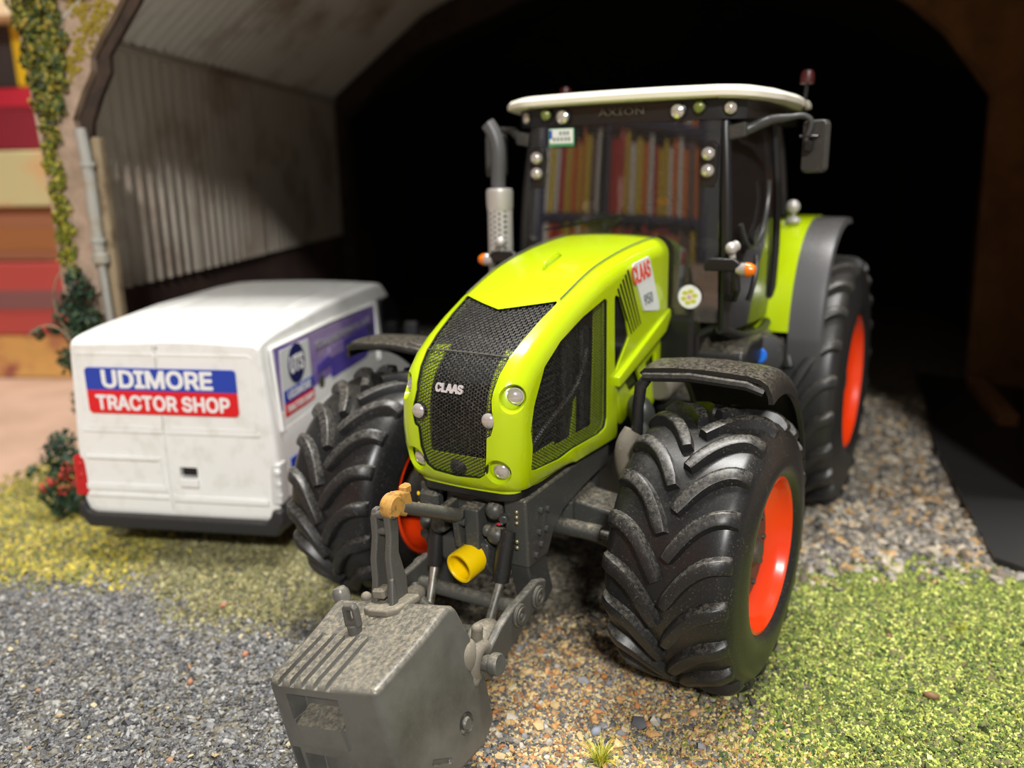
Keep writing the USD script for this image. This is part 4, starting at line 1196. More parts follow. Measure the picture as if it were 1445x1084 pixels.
# front axle: beam, hubs, knuckles
tr.part("front_axle", [bprism([(0.30, 0.74), (0.30, 0.98), (0.56, 0.94), (0.74, 0.90), (0.74, 0.72), (0.56, 0.70)], 3.02, 3.30, 0.02, "yz"), flip(bprism([(0.30, 0.74), (0.30, 0.98), (0.56, 0.94), (0.74, 0.90), (0.74, 0.72), (0.56, 0.70)], 3.02, 3.30, 0.02, "yz")), box(2.95, 3.36, -0.31, 0.31, 0.72, 1.0, 0.04)], "dark_cast", smooth=35)
for s_ in (1, -1):
    k = tr.part("steering_knuckle", [sph((3.14, 0.74 * s_, 0.84), (0.16, 0.09, 0.19), 2), cyl((3.14, 0.74 * s_, 0.62), (3.14, 0.74 * s_, 1.06), 0.075, 0.06), cyl((3.14, 0.74 * s_, 0.80), (3.14, 1.05 * s_, 0.80), 0.15, 0.18, 24)], "dark_cast")
    tr.part("steering_ram", [cyl((3.44, 0.25 * s_, 0.86), (3.44, 0.55 * s_, 0.86), 0.05), cyl((3.44, 0.5 * s_, 0.86), (3.42, 0.72 * s_, 0.84), 0.026), box(3.32, 3.50, 0.60 * s_, 0.72 * s_, 0.74, 0.90, 0.03)], "dark_cast", under=k)
    tr.part("guard_mount", [tube(curve([(3.26, 0.70 * s_, 1.02), (3.30, 0.67 * s_, 1.22), (3.32, 0.655 * s_, 1.36), (3.30, 0.68 * s_, 1.46)], 12), [0.05 + 0.03 * math.sin(t) for t in np.linspace(0.2, 3.0, 12)], 12)], "dusty", under=k)
    # front mudguard: an arched strip over the tyre with a turned-down lip, on a bent leg
    g = []
    for a in np.linspace(math.radians(82), math.radians(168), 26):
        row = []
        for y, dr in ((0.725, -0.02), (0.74, 0.0), (0.9, 0.018), (1.1, 0.022), (1.3, 0.012), (1.36, 0.0), (1.39, -0.022), (1.41, -0.07), (1.415, -0.11)):
            r = 1.005 + dr
            row.append((WB + r * math.cos(a), y * s_, RF + r * math.sin(a)))
        g.append(row)
    sm = sheet(np.array(g), 0.026)
    if sm.volume < 0:
        sm.invert()
    mg = tr.part("front_mudguard", sm, BP, smooth=40, label="black arched front mudguard")
    tr.part("mudguard_leg", [tube([(3.29, 0.70 * s_, 1.42), (3.295, 0.705 * s_, 1.60), (3.285, 0.715 * s_, 1.72), (3.25, 0.76 * s_, 1.79), (3.24, 0.90 * s_, 1.805)], [0.034, 0.034, 0.036, 0.034, 0.030], 10), tube([(3.285, 0.73 * s_, 1.775), (3.29, 1.0 * s_, 1.80), (3.29, 1.3 * s_, 1.785), (3.27, 1.385 * s_, 1.755)], 0.026, 8)], BP, under=mg)

# ---------------------------------------------------------------- weight block (hangs a little askew)
_wy, _wr, _wo = 0.0288, 0.185, 0.007


def wx(m):
    m = m.copy()
    v = np.asarray(m.vertices) - np.array([4.5, 0, 0.6])
    cr, sr, cy, sy = math.cos(_wr), math.sin(_wr), math.cos(_wy), math.sin(_wy)
    x, y, z = v[:, 0], v[:, 1] * cr - v[:, 2] * sr, v[:, 1] * sr + v[:, 2] * cr
    m.vertices = np.stack([x * cy - y * sy, x * sy + y * cy, z], 1) + np.array([4.5, _wo, 0.6])
    return m


wt = Thing("weight_block", "dark grey ballast block hung on the tractor's nose, dust on its ribbed top", "weight block", (4.9, 0.0, 0.05))
b_ = 0.03
WP = [(5.225, 0.745), (4.86, 0.815), (4.66, 0.865), (4.60, 0.84), (4.52, 0.62), (4.475, 0.38), (4.475, 0.17), (4.585, 0.10), (5.05, 0.085), (5.17, 0.14)]
core = man(bprism(WP, -0.315, 0.315, b_))
# the sides taper: front narrower than back
cv = core.to_mesh()
V = np.array(cv.vert_properties[:, :3], float)
V[:, 1] *= np.interp(V[:, 0], [4.5, 4.9, 5.22], [1.13, 1.06, 0.985])
core = Manifold(m3.Mesh(vert_properties=np.array(V, np.float32, order="C"), tri_verts=np.array(cv.tri_verts, np.uint32, order="C")))
cut = man(box(5.11, 5.4, -0.215, 0.09, 0.545, 0.685, 0.004))
cut += man(hull([(5.30, -0.2, 0.545), (5.30, 0.075, 0.545), (5.11, -0.215, 0.56), (5.11, 0.09, 0.56), (5.3, -0.2, 0.50), (5.3, 0.075, 0.50), (5.215, -0.2, 0.552), (5.215, 0.075, 0.552)]))
cut += man(box(5.10, 5.4, -0.285, -0.235, 0.12, 0.40, 0.004))
cut += man(box(5.08, 5.4, -0.215, 0.09, 0.15, 0.375, 0.004))
cut += man(cyl((4.70, 0.30, 0.285), (4.70, 0.5, 0.285), 0.055, n=24))
cut += man(obox((4.915, 0.345, 0.225), unit([1, 0, 0.55]), [0, 1, 0], unit([-0.55, 0, 1]), 0.15, 0.06, 0.03, 0.008))
for y in (-0.235, -0.165, -0.095, -0.025, 0.045):
    cut += man(hull([(5.26, y - 0.018, 0.79), (5.26, y + 0.018, 0.79), (5.26, y - 0.012, 0.712), (5.26, y + 0.012, 0.712), (4.86, y - 0.018, 0.86), (4.86, y + 0.018, 0.86), (4.90, y - 0.010, 0.79), (4.90, y + 0.010, 0.79)]))
blk = wt.part("block", wx(unman(core - cut)), "weight_grey", smooth=38)
wt.part("flank_screw", wx(cat(lathe([(0, 0), (0.03, 0), (0.034, 0.012), (0.026, 0.022), (0, 0.022)], (4.70, 0.335, 0.285), (0, 1, 0), 18))), "weight_grey", under=blk)
wt.part("front_screw", wx(lathe([(0, 0), (0.013, 0), (0.010, 0.008), (0, 0.01)], (5.19, 0.0, 0.47), (1, 0, 0), 12)), "weight_grey", under=blk)
wt.part("recess_sill", wx(hull([(5.11, -0.20, 0.575), (5.11, 0.075, 0.575), (5.11, -0.20, 0.42), (5.11, 0.075, 0.42), (5.222, -0.19, 0.535), (5.222, 0.065, 0.535), (5.21, -0.20, 0.43), (5.21, 0.075, 0.43)])), "weight_grey", under=blk, smooth=30)
# lifting eye
ey = wt.part("lifting_eye", wx(bprism([[(-0.105, 0.84), (-0.02, 0.84), (-0.022, 0.935), (-0.035, 0.955), (-0.09, 0.955), (-0.103, 0.935)], [(-0.08, 0.875), (-0.045, 0.875), (-0.045, 0.925), (-0.08, 0.925)]], 4.845, 4.885, 0.010, "yz")), "link_grey", smooth=35)
wt.part("eye_foot", wx(cyl((4.865, -0.062, 0.80), (4.865, -0.062, 0.855), 0.034)), "link_grey", under=ey)
# mast for the top link: two bent cheeks on a dusty pad, joined by a spacer and a pin
ms_ = [(4.70, 0.83), (4.56, 0.83), (4.545, 0.95), (4.575, 1.10), (4.55, 1.22), (4.545, 1.30), (4.575, 1.335), (4.61, 1.33), (4.625, 1.29), (4.625, 1.20), (4.655, 1.09), (4.66, 0.98)]
mast = None
for (y0, y1) in ((-0.032, 0.008), (-0.112, -0.072)):
    m = bprism(ms_, y0, y1, 0.010)
    v = np.array(m.vertices)
    v[:, 1] += 0.05 * np.clip((1.28 - v[:, 2]) / 0.45, 0, 1) ** 1.2 * (1 if y0 > -0.05 else 0.55) + 0.19 * np.clip(v[:, 2] - 0.85, 0, 1) - 0.012
    m.vertices = v
    mast = wt.part("mast_cheek", wx(m), "link_grey", smooth=35)
wt.part("mast_gusset", wx(bprism([(4.66, 0.84), (4.72, 0.84), (4.675, 0.99), (4.655, 1.0)], 0.035, 0.062, 0.008)), "link_grey")
wt.part("mast_pin", [wx(cyl((4.60, -0.03, 1.298), (4.60, 0.098, 1.298), 0.022)), wx(cyl((4.605, -0.04, 1.215), (4.605, 0.06, 1.215), 0.018))], "link_grey")
wt.part("spacer", wx(cat(box(4.61, 4.69, -0.075, 0.0, 0.89, 0.945, 0.012))), "dusty", smooth=35)
wt.part("mast_pad", wx(bprism([(4.74, -0.10), (4.76, -0.05), (4.76, 0.05), (4.73, 0.10), (4.56, 0.12), (4.56, -0.13)], 0.835, 0.875, 0.012, "xy")), "dusty", smooth=35)
# hitch pins and dusty lugs at both rear corners
for s_ in (1, -1):
    hp = wt.part("hitch_pin", wx(cat(cyl((4.50, 0.28 * s_, 0.50), (4.50, 0.43 * s_, 0.49), 0.040), lathe([(0, 0), (0.050, 0), (0.056, 0.012), (0.056, 0.04), (0.048, 0.05), (0, 0.05)], (4.50, 0.415 * s_, 0.49), (0, s_, 0), 22))), "weight_grey")
    wt.part("hitch_lug", wx(cat(sph((4.56, 0.325 * s_, 0.56), (0.075, 0.05, 0.085), 2), hull(np.vstack([sph((4.54, 0.32 * s_, 0.58), 0.05, 1).vertices, sph((4.56, 0.325 * s_, 0.43), 0.04, 1).vertices])))), "dusty", under=hp, smooth=40)
wt.part("back_knob", wx(lathe([(0, 0), (0.042, 0.0), (0.045, 0.05), (0.03, 0.075), (0, 0.08)], (4.62, -0.33, 0.84), (0, -0.2, 1), 18)), "weight_grey")

# ---------------------------------------------------------------- cab
BC = "black_clean"
# floor pan, firewall, lower body
tr.part("cab_base", [box(0.45, 1.95, -0.62, 0.62, 1.25, 1.78, 0.03), box(0.5, 1.9, -0.80, 0.80, 1.45, 1.62, 0.03), box(1.82, 2.02, -0.60, 0.60, 1.50, 1.90, 0.03)], BC, smooth=30)
tr.part("gearbox", [box(-0.3, 2.95, -0.30, 0.30, 0.62, 1.28, 0.05), box(-0.4, 0.4, -0.42, 0.42, 0.75, 1.45, 0.05), cyl((0, -0.75, RR), (0, 0.75, RR), 0.17)], "frame_grey", smooth=30)
# pillars (front, door, rear) and sills
P_FR = [(1.90, 0.775, 1.80), (1.90, 0.77, 2.45), (1.86, 0.73, 3.0), (1.82, 0.70, 3.24)]
for s_ in (1, -1):
    f3 = np.array([1, s_, 1])
    tr.part("front_pillar", tube(curve(np.array(P_FR) * f3, 14), [0.040] * 14, 8, 0.8), BC, smooth=50)
    tr.part("door_pillar", tube(curve(np.array([(0.95, 0.86, 1.75), (0.92, 0.88, 2.4), (0.95, 0.82, 3.22)]) * f3, 12), 0.030, 8), BC)
    tr.part("rear_pillar", tube(curve(np.array([(0.30, 0.78, 1.9), (0.26, 0.78, 2.5), (0.36, 0.72, 3.22)]) * f3, 12), 0.036, 8), BC)
    tr.part("cab_sill", tube(curve(np.array([(1.92, 0.76, 1.82), (1.7, 0.82, 1.74), (0.95, 0.86, 1.74)]) * f3, 10), 0.036, 8), BC)
    g = [[np.array([x, s_ * (0.775 + 0.095 * math.sin((1.88 - x) / 0.95 * 1.5) * (1 - 0.25 * abs(t - 0.45)) - 0.07 * t ** 3), 1.78 + 1.45 * t]) for t in np.linspace(0, 1, 9)] for x in np.linspace(1.87, 0.96, 9)]
    m = sheet(np.array(g), 0.012 * s_)
    if m.volume < 0:
        m.invert()
    dr = tr.part("side_door", m, "cab_glass", smooth=40, label="curved glass cab door")
    tr.part("door_handle", [tube(curve(np.array([(1.75, 0.90, 2.0), (1.72, 0.93, 2.15), (1.66, 0.92, 2.3)]) * f3, 8), 0.02, 8), cyl(np.array([1.62, 0.86, 2.42]) * f3, np.array([1.62, 0.90, 2.42]) * f3, 0.05)], BC, under=dr)
    tr.part("door_rail", tube(curve(np.array([(1.80, 0.84, 2.52), (1.55, 0.87, 2.35), (1.3, 0.875, 2.5), (1.2, 0.87, 2.8)]) * f3, 14), 0.018, 8), "frame_grey", under=dr)
# windscreen: bowed glass
g = [[np.array([1.93 + 0.05 * (1 - (y / 0.75) ** 2) - 0.085 * max(0.0, (t - 0.3)) ** 1.4, y * (1.0 - 0.06 * t), 1.86 + 1.38 * t]) for t in np.linspace(0, 1, 10)] for y in np.linspace(-0.745, 0.745, 15)]
m = sheet(np.array(g), 0.012)
if m.volume < 0:
    m.invert()
ws = tr.part("windscreen", m, "cab_glass", smooth=50, label="bowed windscreen mirroring coloured spines")
tr.part("wiper", tube([(1.99, -0.55, 2.475), (2.0, -0.25, 2.525), (1.99, 0.05, 2.585)], 0.007, 6), BC, under=ws)
sk = np.array([1.965, 0.555, 2.035])
tr.part("round_sticker", cyl(sk, sk + np.array([0.012, 0, 0]), 0.082, n=32, b=0.05), "sign_white", under=ws)
for i in range(6):
    a = i * math.pi / 3 + 0.3
    tr.part("sticker_petal", sph(sk + np.array([0.012, 0.040 * math.cos(a), 0.040 * math.sin(a)]), (0.003, 0.022, 0.017), 1), "sticker_yellow", under=ws)
tr.part("sticker_petal", sph(sk + np.array([0.012, 0, 0]), (0.003, 0.018, 0.018), 1), "sticker_pink", under=ws)
tr.part("number_plate", obox((1.945, -0.435, 3.125), [0, 1, 0], [0, 0, 1], [1, 0, 0], 0.20, 0.125, 0.012, 0.003), "plate_green", under=ws, smooth=False)
tr.part("plate_face", obox((1.953, -0.432, 3.132), [0, 1, 0], [0, 0, 1], [1, 0, 0], 0.185, 0.100, 0.010, 0.002), "paper", under=ws, smooth=False)
for z_, ys_ in ((3.152, (-0.435, -0.405, -0.378)), (3.112, (-0.485, -0.455, -0.425, -0.395, -0.368))):      # unreadable dark characters in two rows
    tr.part("plate_letters", [obox((1.959, y_, z_), [0, 1, 0], [0, 0, 1], [1, 0, 0], 0.018, 0.026, 0.003, 0.001) for y_ in ys_], "paper_grey", under=ws, smooth=False)
tr.part("plate_blue_band", obox((1.959, -0.512, 3.145), [0, 1, 0], [0, 0, 1], [1, 0, 0], 0.02, 0.06, 0.003, 0.001), "sign_blue", under=ws, smooth=False)
# rear window
tr.part("rear_window", box(0.26, 0.272, -0.70, 0.70, 1.9, 3.2, 0.003), "cab_glass", smooth=False)
# interior
tr.part("dash", [bprism([(1.88, 1.85), (1.62, 1.85), (1.60, 2.18), (1.72, 2.30), (1.86, 2.28)], -0.35, 0.35, 0.03), cyl((1.52, 0.05, 2.0), (1.44, 0.05, 2.48), 0.06)], "black_plastic", smooth=35)
sw_ = tr.part("steering_wheel", [trimesh.Trimesh(*(lambda q: (q.vertices, q.faces))(lathe([(0.21 + 0.018 * math.cos(t), 0.018 * math.sin(t)) for t in np.arange(8) * math.pi / 4], (1.42, 0.05, 2.55), (-0.45, 0, 0.9), 30, closed=True)), process=False), tube([(1.51, 0.05, 2.60), (1.42, 0.05, 2.53), (1.33, 0.05, 2.46)], 0.02, 6), tube([(1.42, -0.15, 2.55), (1.42, 0.25, 2.55)], 0.02, 6)], BC, smooth=40)
tr.part("seat", [bprism([(1.15, 2.0), (0.72, 1.98), (0.70, 2.12), (1.15, 2.14)], -0.26, 0.26, 0.04), bprism([(0.84, 2.05), (0.70, 2.05), (0.58, 2.85), (0.70, 2.88)], -0.25, 0.25, 0.04), bprism([(0.68, 2.86), (0.58, 2.86), (0.56, 3.05), (0.64, 3.05)], -0.14, 0.14, 0.03), box(0.75, 1.1, -0.2, 0.2, 1.6, 2.0, 0.03)], "seat_grey", smooth=35)
tr.part("armrest", [bprism([(1.35, 2.30), (0.80, 2.24), (0.80, 2.33), (1.32, 2.40)], 0.30, 0.42, 0.03)], "seat_grey", smooth=35)
lv = tr.part("drive_lever", [tube(curve([(1.30, 0.36, 2.38), (1.40, 0.32, 2.60), (1.52, 0.24, 2.70), (1.64, 0.16, 2.74)], 12), [0.03] * 8 + [0.05, 0.06, 0.06, 0.04], 10)], BC)
tr.part("lever_tip", sph((1.74, 0.262, 2.672), (0.045, 0.045, 0.036), 2), "amber", under=lv, label="orange lever tip")

# roof: off-white cap over a black fascia
RPt = [(2.0, -0.72), (2.03, -0.3), (2.035, 0.3), (2.0, 0.72), (1.86, 0.93), (1.55, 1.02), (1.1, 1.03), (0.3, 0.96), (0.05, 0.8), (0.05, -0.8), (0.3, -0.96), (1.1, -1.03), (1.55, -1.02), (1.86, -0.93)]
rp = sg.Polygon(RPt).buffer(-0.06, 6).buffer(0.06, 6)
lay = []
for dz, off in ((3.330, -0.03), (3.342, 0.0), (3.375, 0.004), (3.398, -0.02), (3.411, -0.07), (3.42, -0.2)):
    q = rp.buffer(off, 6)
    n_ = 96
    pts = np.array([q.exterior.interpolate(t, normalized=True).coords[0] for t in np.arange(n_) / n_])
    k0 = np.argmin(np.arctan2(pts[:, 1], pts[:, 0] - 1.05) % (2 * np.pi))
    pts = np.roll(pts, -k0, 0)
    lay.append(np.c_[pts, np.full(n_, dz)])
lay = np.array(lay)
# the cap dips at the front corners, as moulded
for L_ in lay:
    L_[:, 2] += -0.012 * np.clip((np.abs(L_[:, 1]) - 0.8) / 0.2, 0, 1) + 0.01 * (1 - (L_[:, 1] / 1.0) ** 2)
n_, k_ = lay.shape[:2]
i, j = np.meshgrid(np.arange(n_ - 1), np.arange(k_), indexing="ij")
q = np.stack([i * k_ + j, i * k_ + (j + 1) % k_, (i + 1) * k_ + (j + 1) % k_, (i + 1) * k_ + j], -1).reshape(-1, 4)
v = np.vstack([lay.reshape(-1, 3), lay[0].mean(0), lay[-1].mean(0) + [0, 0, 0.004]])
jj = np.arange(k_)
f = np.vstack([q[:, [0, 1, 2]], q[:, [0, 2, 3]], np.stack([np.full(k_, n_ * k_), (jj + 1) % k_, jj], 1), np.stack([np.full(k_, n_ * k_ + 1), (n_ - 1) * k_ + jj, (n_ - 1) * k_ + (jj + 1) % k_], 1)])
m = T(v, f)
if m.volume < 0:
    m.invert()
rf_ = tr.part("roof", m, "roof_white", smooth=35, label="off-white cab roof cap")
tr.part("fascia", prism(sg.Polygon(RPt).buffer(-0.10, 6), 3.205, 3.33, "xy"), BC, under=rf_, smooth=30)
tr.part("headliner", prism(sg.Polygon([(1.8, -0.66), (1.8, 0.66), (0.35, 0.66), (0.35, -0.66)]), 3.15, 3.21, "xy"), BC, under=rf_, smooth=False)
tr.part("roof_name", text("AXION", 0.045, (1.94, -0.15, 3.255), (0, 1, 0), (0, 0, 1), 0.006, True, width=0.34), "hub_dark", under=rf_, smooth=False)
tr.part("roof_trim", tube([(1.955, y, 3.335) for y in np.linspace(-0.7, 0.7, 9)], 0.006, 6), "hub_dark", under=rf_)


def small_lamp(P, d, r, under, mat_="lens"):
    d = unit(d)
    P = np.asarray(P, float)
    tr.part("work_lamp", lathe([(0, -0.05), (r * 0.9, -0.05), (r, -0.01), (r * 0.92, 0.012), (r * 0.5, 0.026), (0, 0.03)], P, d, 22), mat_, under=under)
    tr.part("lamp_shell", lathe([(r * 0.8, -0.07), (r * 1.18, -0.04), (r * 1.18, 0.0), (r * 1.0, 0.004)], P, d, 22, closed=True), BC, under=under)


for s_ in (1, -1):
    small_lamp((1.945, 0.425 * s_, 3.262), (1, 0, 0), 0.048, rf_)
    small_lamp((1.93, 0.565 * s_, 3.285), (1, 0, 0), 0.040, rf_, "lens_green")
    small_lamp((1.87, 0.755 * s_, 3.272), (0.9, 0.45 * s_, 0), 0.042, rf_)
    # pillar lamp pair in a dark holder
    hd = tr.part("lamp_holder", [bprism([(0.585, 2.80), (0.60, 2.77), (0.68, 2.77), (0.70, 2.82), (0.70, 3.04), (0.66, 3.07), (0.60, 3.06), (0.585, 3.02)], 1.88, 1.93, 0.012, "yz") if s_ > 0 else flip(bprism([(0.585, 2.80), (0.60, 2.77), (0.68, 2.77), (0.70, 2.82), (0.70, 3.04), (0.66, 3.07), (0.60, 3.06), (0.585, 3.02)], 1.88, 1.93, 0.012, "yz")), cyl((1.88, 0.66 * s_, 2.92), (1.84, 0.73 * s_, 2.92), 0.03)], BC, smooth=35)
    for z in (2.985, 2.875):
        tr.part("work_lamp", [sph((1.945, 0.640 * s_, z), (0.040, 0.046, 0.044), 2)], "lens", under=hd)
    # signal arm: flat dark plate, a two-tone lamp on its end, a round lamp on a stem
    sa = tr.part("signal_arm", [bprism([(0.70, 2.24), (0.70, 2.30), (0.74, 2.325), (0.90, 2.325), (0.95, 2.29), (0.95, 2.24)], 2.10, 2.16, 0.012, "yz") if s_ > 0 else flip(bprism([(0.70, 2.24), (0.70, 2.30), (0.74, 2.325), (0.90, 2.325), (0.95, 2.29), (0.95, 2.24)], 2.10, 2.16, 0.012, "yz")), box(1.85, 2.12, 0.76 * s_, 0.80 * s_, 2.25, 2.30, 0.012), tube([(2.1, 0.90 * s_, 2.26), (2.09, 0.91 * s_, 2.12), (2.03, 0.88 * s_, 2.05), (1.93, 0.80 * s_, 2.04)], 0.024, 8)], BC, smooth=35)
    c = np.array([2.13, 0.985 * s_, 2.255])
    tr.part("side_lamp", lathe([(0.0, -0.075), (0.03, -0.062), (0.044, -0.03), (0.047, 0.0), (0, 0.0)], c - np.array([0, 0.01 * s_, 0]), (0, s_, 0), 20), "lens", under=sa)
    tr.part("indicator", lathe([(0, 0.0), (0.047, 0.0), (0.044, 0.025), (0.03, 0.052), (0, 0.062)], c - np.array([0, 0.008 * s_, 0]), (0, s_, 0), 20), "amber", under=sa)
    tr.part("stem_lamp", [cyl((2.08, 0.87 * s_, 2.31), (2.08, 0.865 * s_, 2.36), 0.022), sph((2.10, 0.865 * s_, 2.385), (0.042, 0.040, 0.042), 2), cyl((2.05, 0.865 * s_, 2.39), (2.02, 0.88 * s_, 2.40), 0.035)], "silver", under=sa)
    # mirror arm and mirror
    ma = tr.part("mirror_arm", [bprism([(0.72, 3.06), (0.72, 3.16), (0.86, 3.185), (0.86, 3.09)], 1.78, 1.86, 0.014, "yz") if s_ > 0 else flip(bprism([(0.72, 3.06), (0.72, 3.16), (0.86, 3.185), (0.86, 3.09)], 1.78, 1.86, 0.014, "yz")), tube(curve(np.array([(1.80, 0.84, 3.13), (1.74, 0.92, 3.17), (1.66, 1.00, 3.20), (1.60, 1.10, 3.212), (1.56, 1.165, 3.215), (1.545, 1.20, 3.19), (1.545, 1.20, 3.13), (1.545, 1.195, 3.02)]) * [1, s_, 1], 40), [0.034] * 10 + list(np.linspace(0.034, 0.020, 12)) + [0.020] * 18, 9)], "frame_grey", smooth=45)
    q = place(bprism(list(rrect(-0.085, 0.085, -0.17, 0.17, 0.035).exterior.coords)[:-1], 0, 0.07, 0.012, "yz"), basis([0.97, -0.25 * s_, 0], [0.25 * s_, 0.97, 0], [0, 0, 1], (1.47, 1.245 * s_, 3.02)))
    tr.part("mirror", q, "frame_grey", under=ma, smooth=35)
    tr.part("mirror_clamp", [box(1.53, 1.57, 1.14 * s_, 1.26 * s_, 3.075, 3.092, 0.004), box(1.53, 1.575, 1.17 * s_, 1.225 * s_, 2.985, 3.06, 0.01)], BC, under=ma)
    # beacon on a rod at the roof's back corner
    bcn = tr.part("beacon_rod", cyl((0.72, 0.985 * s_, 3.30), (0.72, 1.0 * s_, 3.50), 0.014, n=8), BC)
    tr.part("beacon", lathe([(0, 0), (0.05, 0.0), (0.052, 0.05), (0.04, 0.09), (0, 0.10)], (0.72, 1.0 * s_, 3.49), (0, 0, 1), 18), "lens_red", under=bcn, label="dark red beacon")

# exhaust on the right-hand front corner
ex = tr.part("exhaust_stack", tube(curve([(2.0, -0.925, 2.70), (2.0, -0.928, 2.95), (2.0, -0.935, 3.08), (2.0, -0.965, 3.17), (2.01, -1.01, 3.24)], 22), 0.055, 18), "grey_plastic", smooth=45)
tr.part("muffler", [lathe([(0, 2.0), (0.088, 2.0), (0.090, 2.62), (0.098, 2.64), (0.100, 2.745), (0.092, 2.765), (0.05, 2.77), (0, 2.77)], (2.0, -0.925, 0), (0, 0, 1), 32)], "black_clean", under=ex, smooth=40)
tr.part("muffler_shield", [lathe([(0.093, 2.0), (0.0945, 2.62), (0.0915, 2.62), (0.090, 2.0)], (2.0, -0.925, 0), (0, 0, 1), 40, closed=True)], "muffler_screen", under=ex, smooth=40, label="silver perforated heat shield")
tr.part("muffler_cap", [lathe([(0.094, 2.61), (0.1005, 2.64), (0.1025, 2.745), (0.094, 2.772), (0.055, 2.777), (0.055, 2.70), (0.094, 2.70)], (2.0, -0.925, 0), (0, 0, 1), 40, closed=True), lathe([(0.091, 1.95), (0.098, 1.96), (0.098, 2.03), (0.091, 2.04)], (2.0, -0.925, 0), (0, 0, 1), 40, closed=True)], "silver", under=ex, smooth=40)

# ---------------------------------------------------------------- tanks and steps behind the front wheel, rear mudguards
tr.part("fuel_tank", [bprism([(2.05, 0.72), (2.1, 0.9), (2.05, 1.34), (1.9, 1.46), (0.85, 1.50), (0.75, 1.3), (0.9, 0.72)], 0.34, 0.84, 0.05)], "black_plastic", smooth=35)
tr.part("fuel_tank", flip(bprism([(2.05, 0.72), (2.1, 0.9), (2.05, 1.34), (1.9, 1.46), (0.85, 1.50), (0.75, 1.3), (0.9, 0.72)], 0.34, 0.84, 0.05)), "black_plastic", smooth=35)
tr.part("air_reservoir", [cyl((2.16, 0.40, 1.42), (1.75, 0.46, 1.50), 0.11, 0.10, 24), sph((1.75, 0.46, 1.50), 0.10, 2)], "dusty")
tr.part("battery_box", [bprism([(1.95, 1.50), (1.92, 1.66), (1.75, 1.72), (1.1, 1.70), (1.05, 1.5)], 0.50, 0.94, 0.04)], "black_plastic", smooth=35)
tr.part("filler_neck", [cyl((1.85, 0.60, 1.50), (1.87, 0.60, 1.66), 0.075, 0.06, 22), sph((1.86, 0.60, 1.665), (0.03, 0.03, 0.015), 1)], "black_plastic")
tr.part("tank_end", [lathe([(0, 0), (0.16, 0), (0.175, 0.04), (0.17, 0.16), (0.14, 0.2), (0, 0.21)], (1.24, 0.88, 1.52), (0.9, 0.35, 0.15), 28)], "black_plastic")
tr.part("blue_cap", [lathe([(0, 0), (0.058, 0), (0.058, 0.022), (0.048, 0.03), (0, 0.03)], np.array([1.24, 0.88, 1.52]) + 0.205 * unit([0.9, 0.35, 0.15]) + np.array([0, -0.035, 0.0]), (0.9, 0.1, 0.15), 24)], "blue_cap", label="bright blue filler cap")
tr.part("coolant_pipe", tube(curve([(2.5, 0.36, 1.34), (2.62, 0.47, 1.36), (2.66, 0.5, 1.28), (2.62, 0.46, 1.05)], 14), 0.085, 14), "frame_grey")
tr.part("step_plate", [bprism([(1.9, 0.55), (1.55, 0.55), (1.55, 0.62), (1.9, 0.62)], 0.84, 1.05, 0.015), bprism([(1.9, 0.9), (1.55, 0.9), (1.55, 0.95), (1.9, 0.95)], 0.84, 1.0, 0.015)], BP, smooth=35)
tr.part("lime_bracket", box(1.98, 2.20, 0.10, 0.36, 1.72, 1.80, 0.015), "lime_paint", smooth=35)
prof = [(1.0, 1.58), (0.985, 1.70), (0.955, 1.84), (0.90, 1.99), (0.81, 2.14), (0.69, 2.27), (0.53, 2.375), (0.34, 2.44), (0.12, 2.465), (-0.10, 2.457)]
pc = curve([(x, 0, z) for x, z in prof], 34)
for s_ in (1, -1):
    for nm, ys, mt, z_lo, lab in (("rear_mudguard", [0.66, 0.675, 0.70, 0.86, 1.0, 1.02, 1.03], "lime_paint", 1.66, "lime painted rear mudguard"), ("mudguard_flap", [1.03, 1.05, 1.15, 1.22, 1.245, 1.25], "grey_plastic", 1.30, "dark grey mudguard extension")):
        g = []
        P = pc if nm == "rear_mudguard" else np.vstack([[(0.90, 0, 1.28)], [(0.97, 0, 1.40)], pc])
        for p in P:
            nrm = unit(np.array([p[0], 0, p[2] - 1.25]))
            row = []
            for k, y in enumerate(ys):
                d = 0.0
                if nm == "rear_mudguard":
                    d = -0.035 if k == 0 else (-0.01 if k == 1 else 0.0)
                else:
                    d = -0.012 - (0.03 if k == len(ys) - 1 else 0.0)
                row.append(p + np.array([0, y * s_, 0]) + nrm * d)
            g.append(row)
        m = sheet(np.array(g), 0.03 * s_)
        if m.volume < 0:
            m.invert()
        if nm == "rear_mudguard":
            m = unman(man(m) - mp([(-2, 0), (2, 0), (2, 1.66), (-2, 1.66)], -2, 2, "xz"))
        rm = tr.part(nm, m, mt, smooth=40, label=lab)
        if nm == "mudguard_flap":
            tr.part("flap_seam", tube([(1.005, 1.04 * s_, 1.555), (1.01, 1.23 * s_, 1.575)], 0.008, 5), BC, under=rm)
    tr.part("mudguard_wall", prism([(x, z) for x, z in prof] + [(-0.10, 1.5), (0.9, 1.5)], min(0.60 * s_, 0.66 * s_), max(0.60 * s_, 0.66 * s_), "xz"), BC, smooth=False)
    ml = tr.part("mudguard_lamp", [cyl((0.45, 0.90 * s_, 2.42), (0.45, 0.90 * s_, 2.56), 0.02), sph((0.47, 0.90 * s_, 2.58), (0.05, 0.055, 0.055), 2), sph((0.46, 0.905 * s_, 2.47), (0.05, 0.06, 0.035), 2)], "silver")

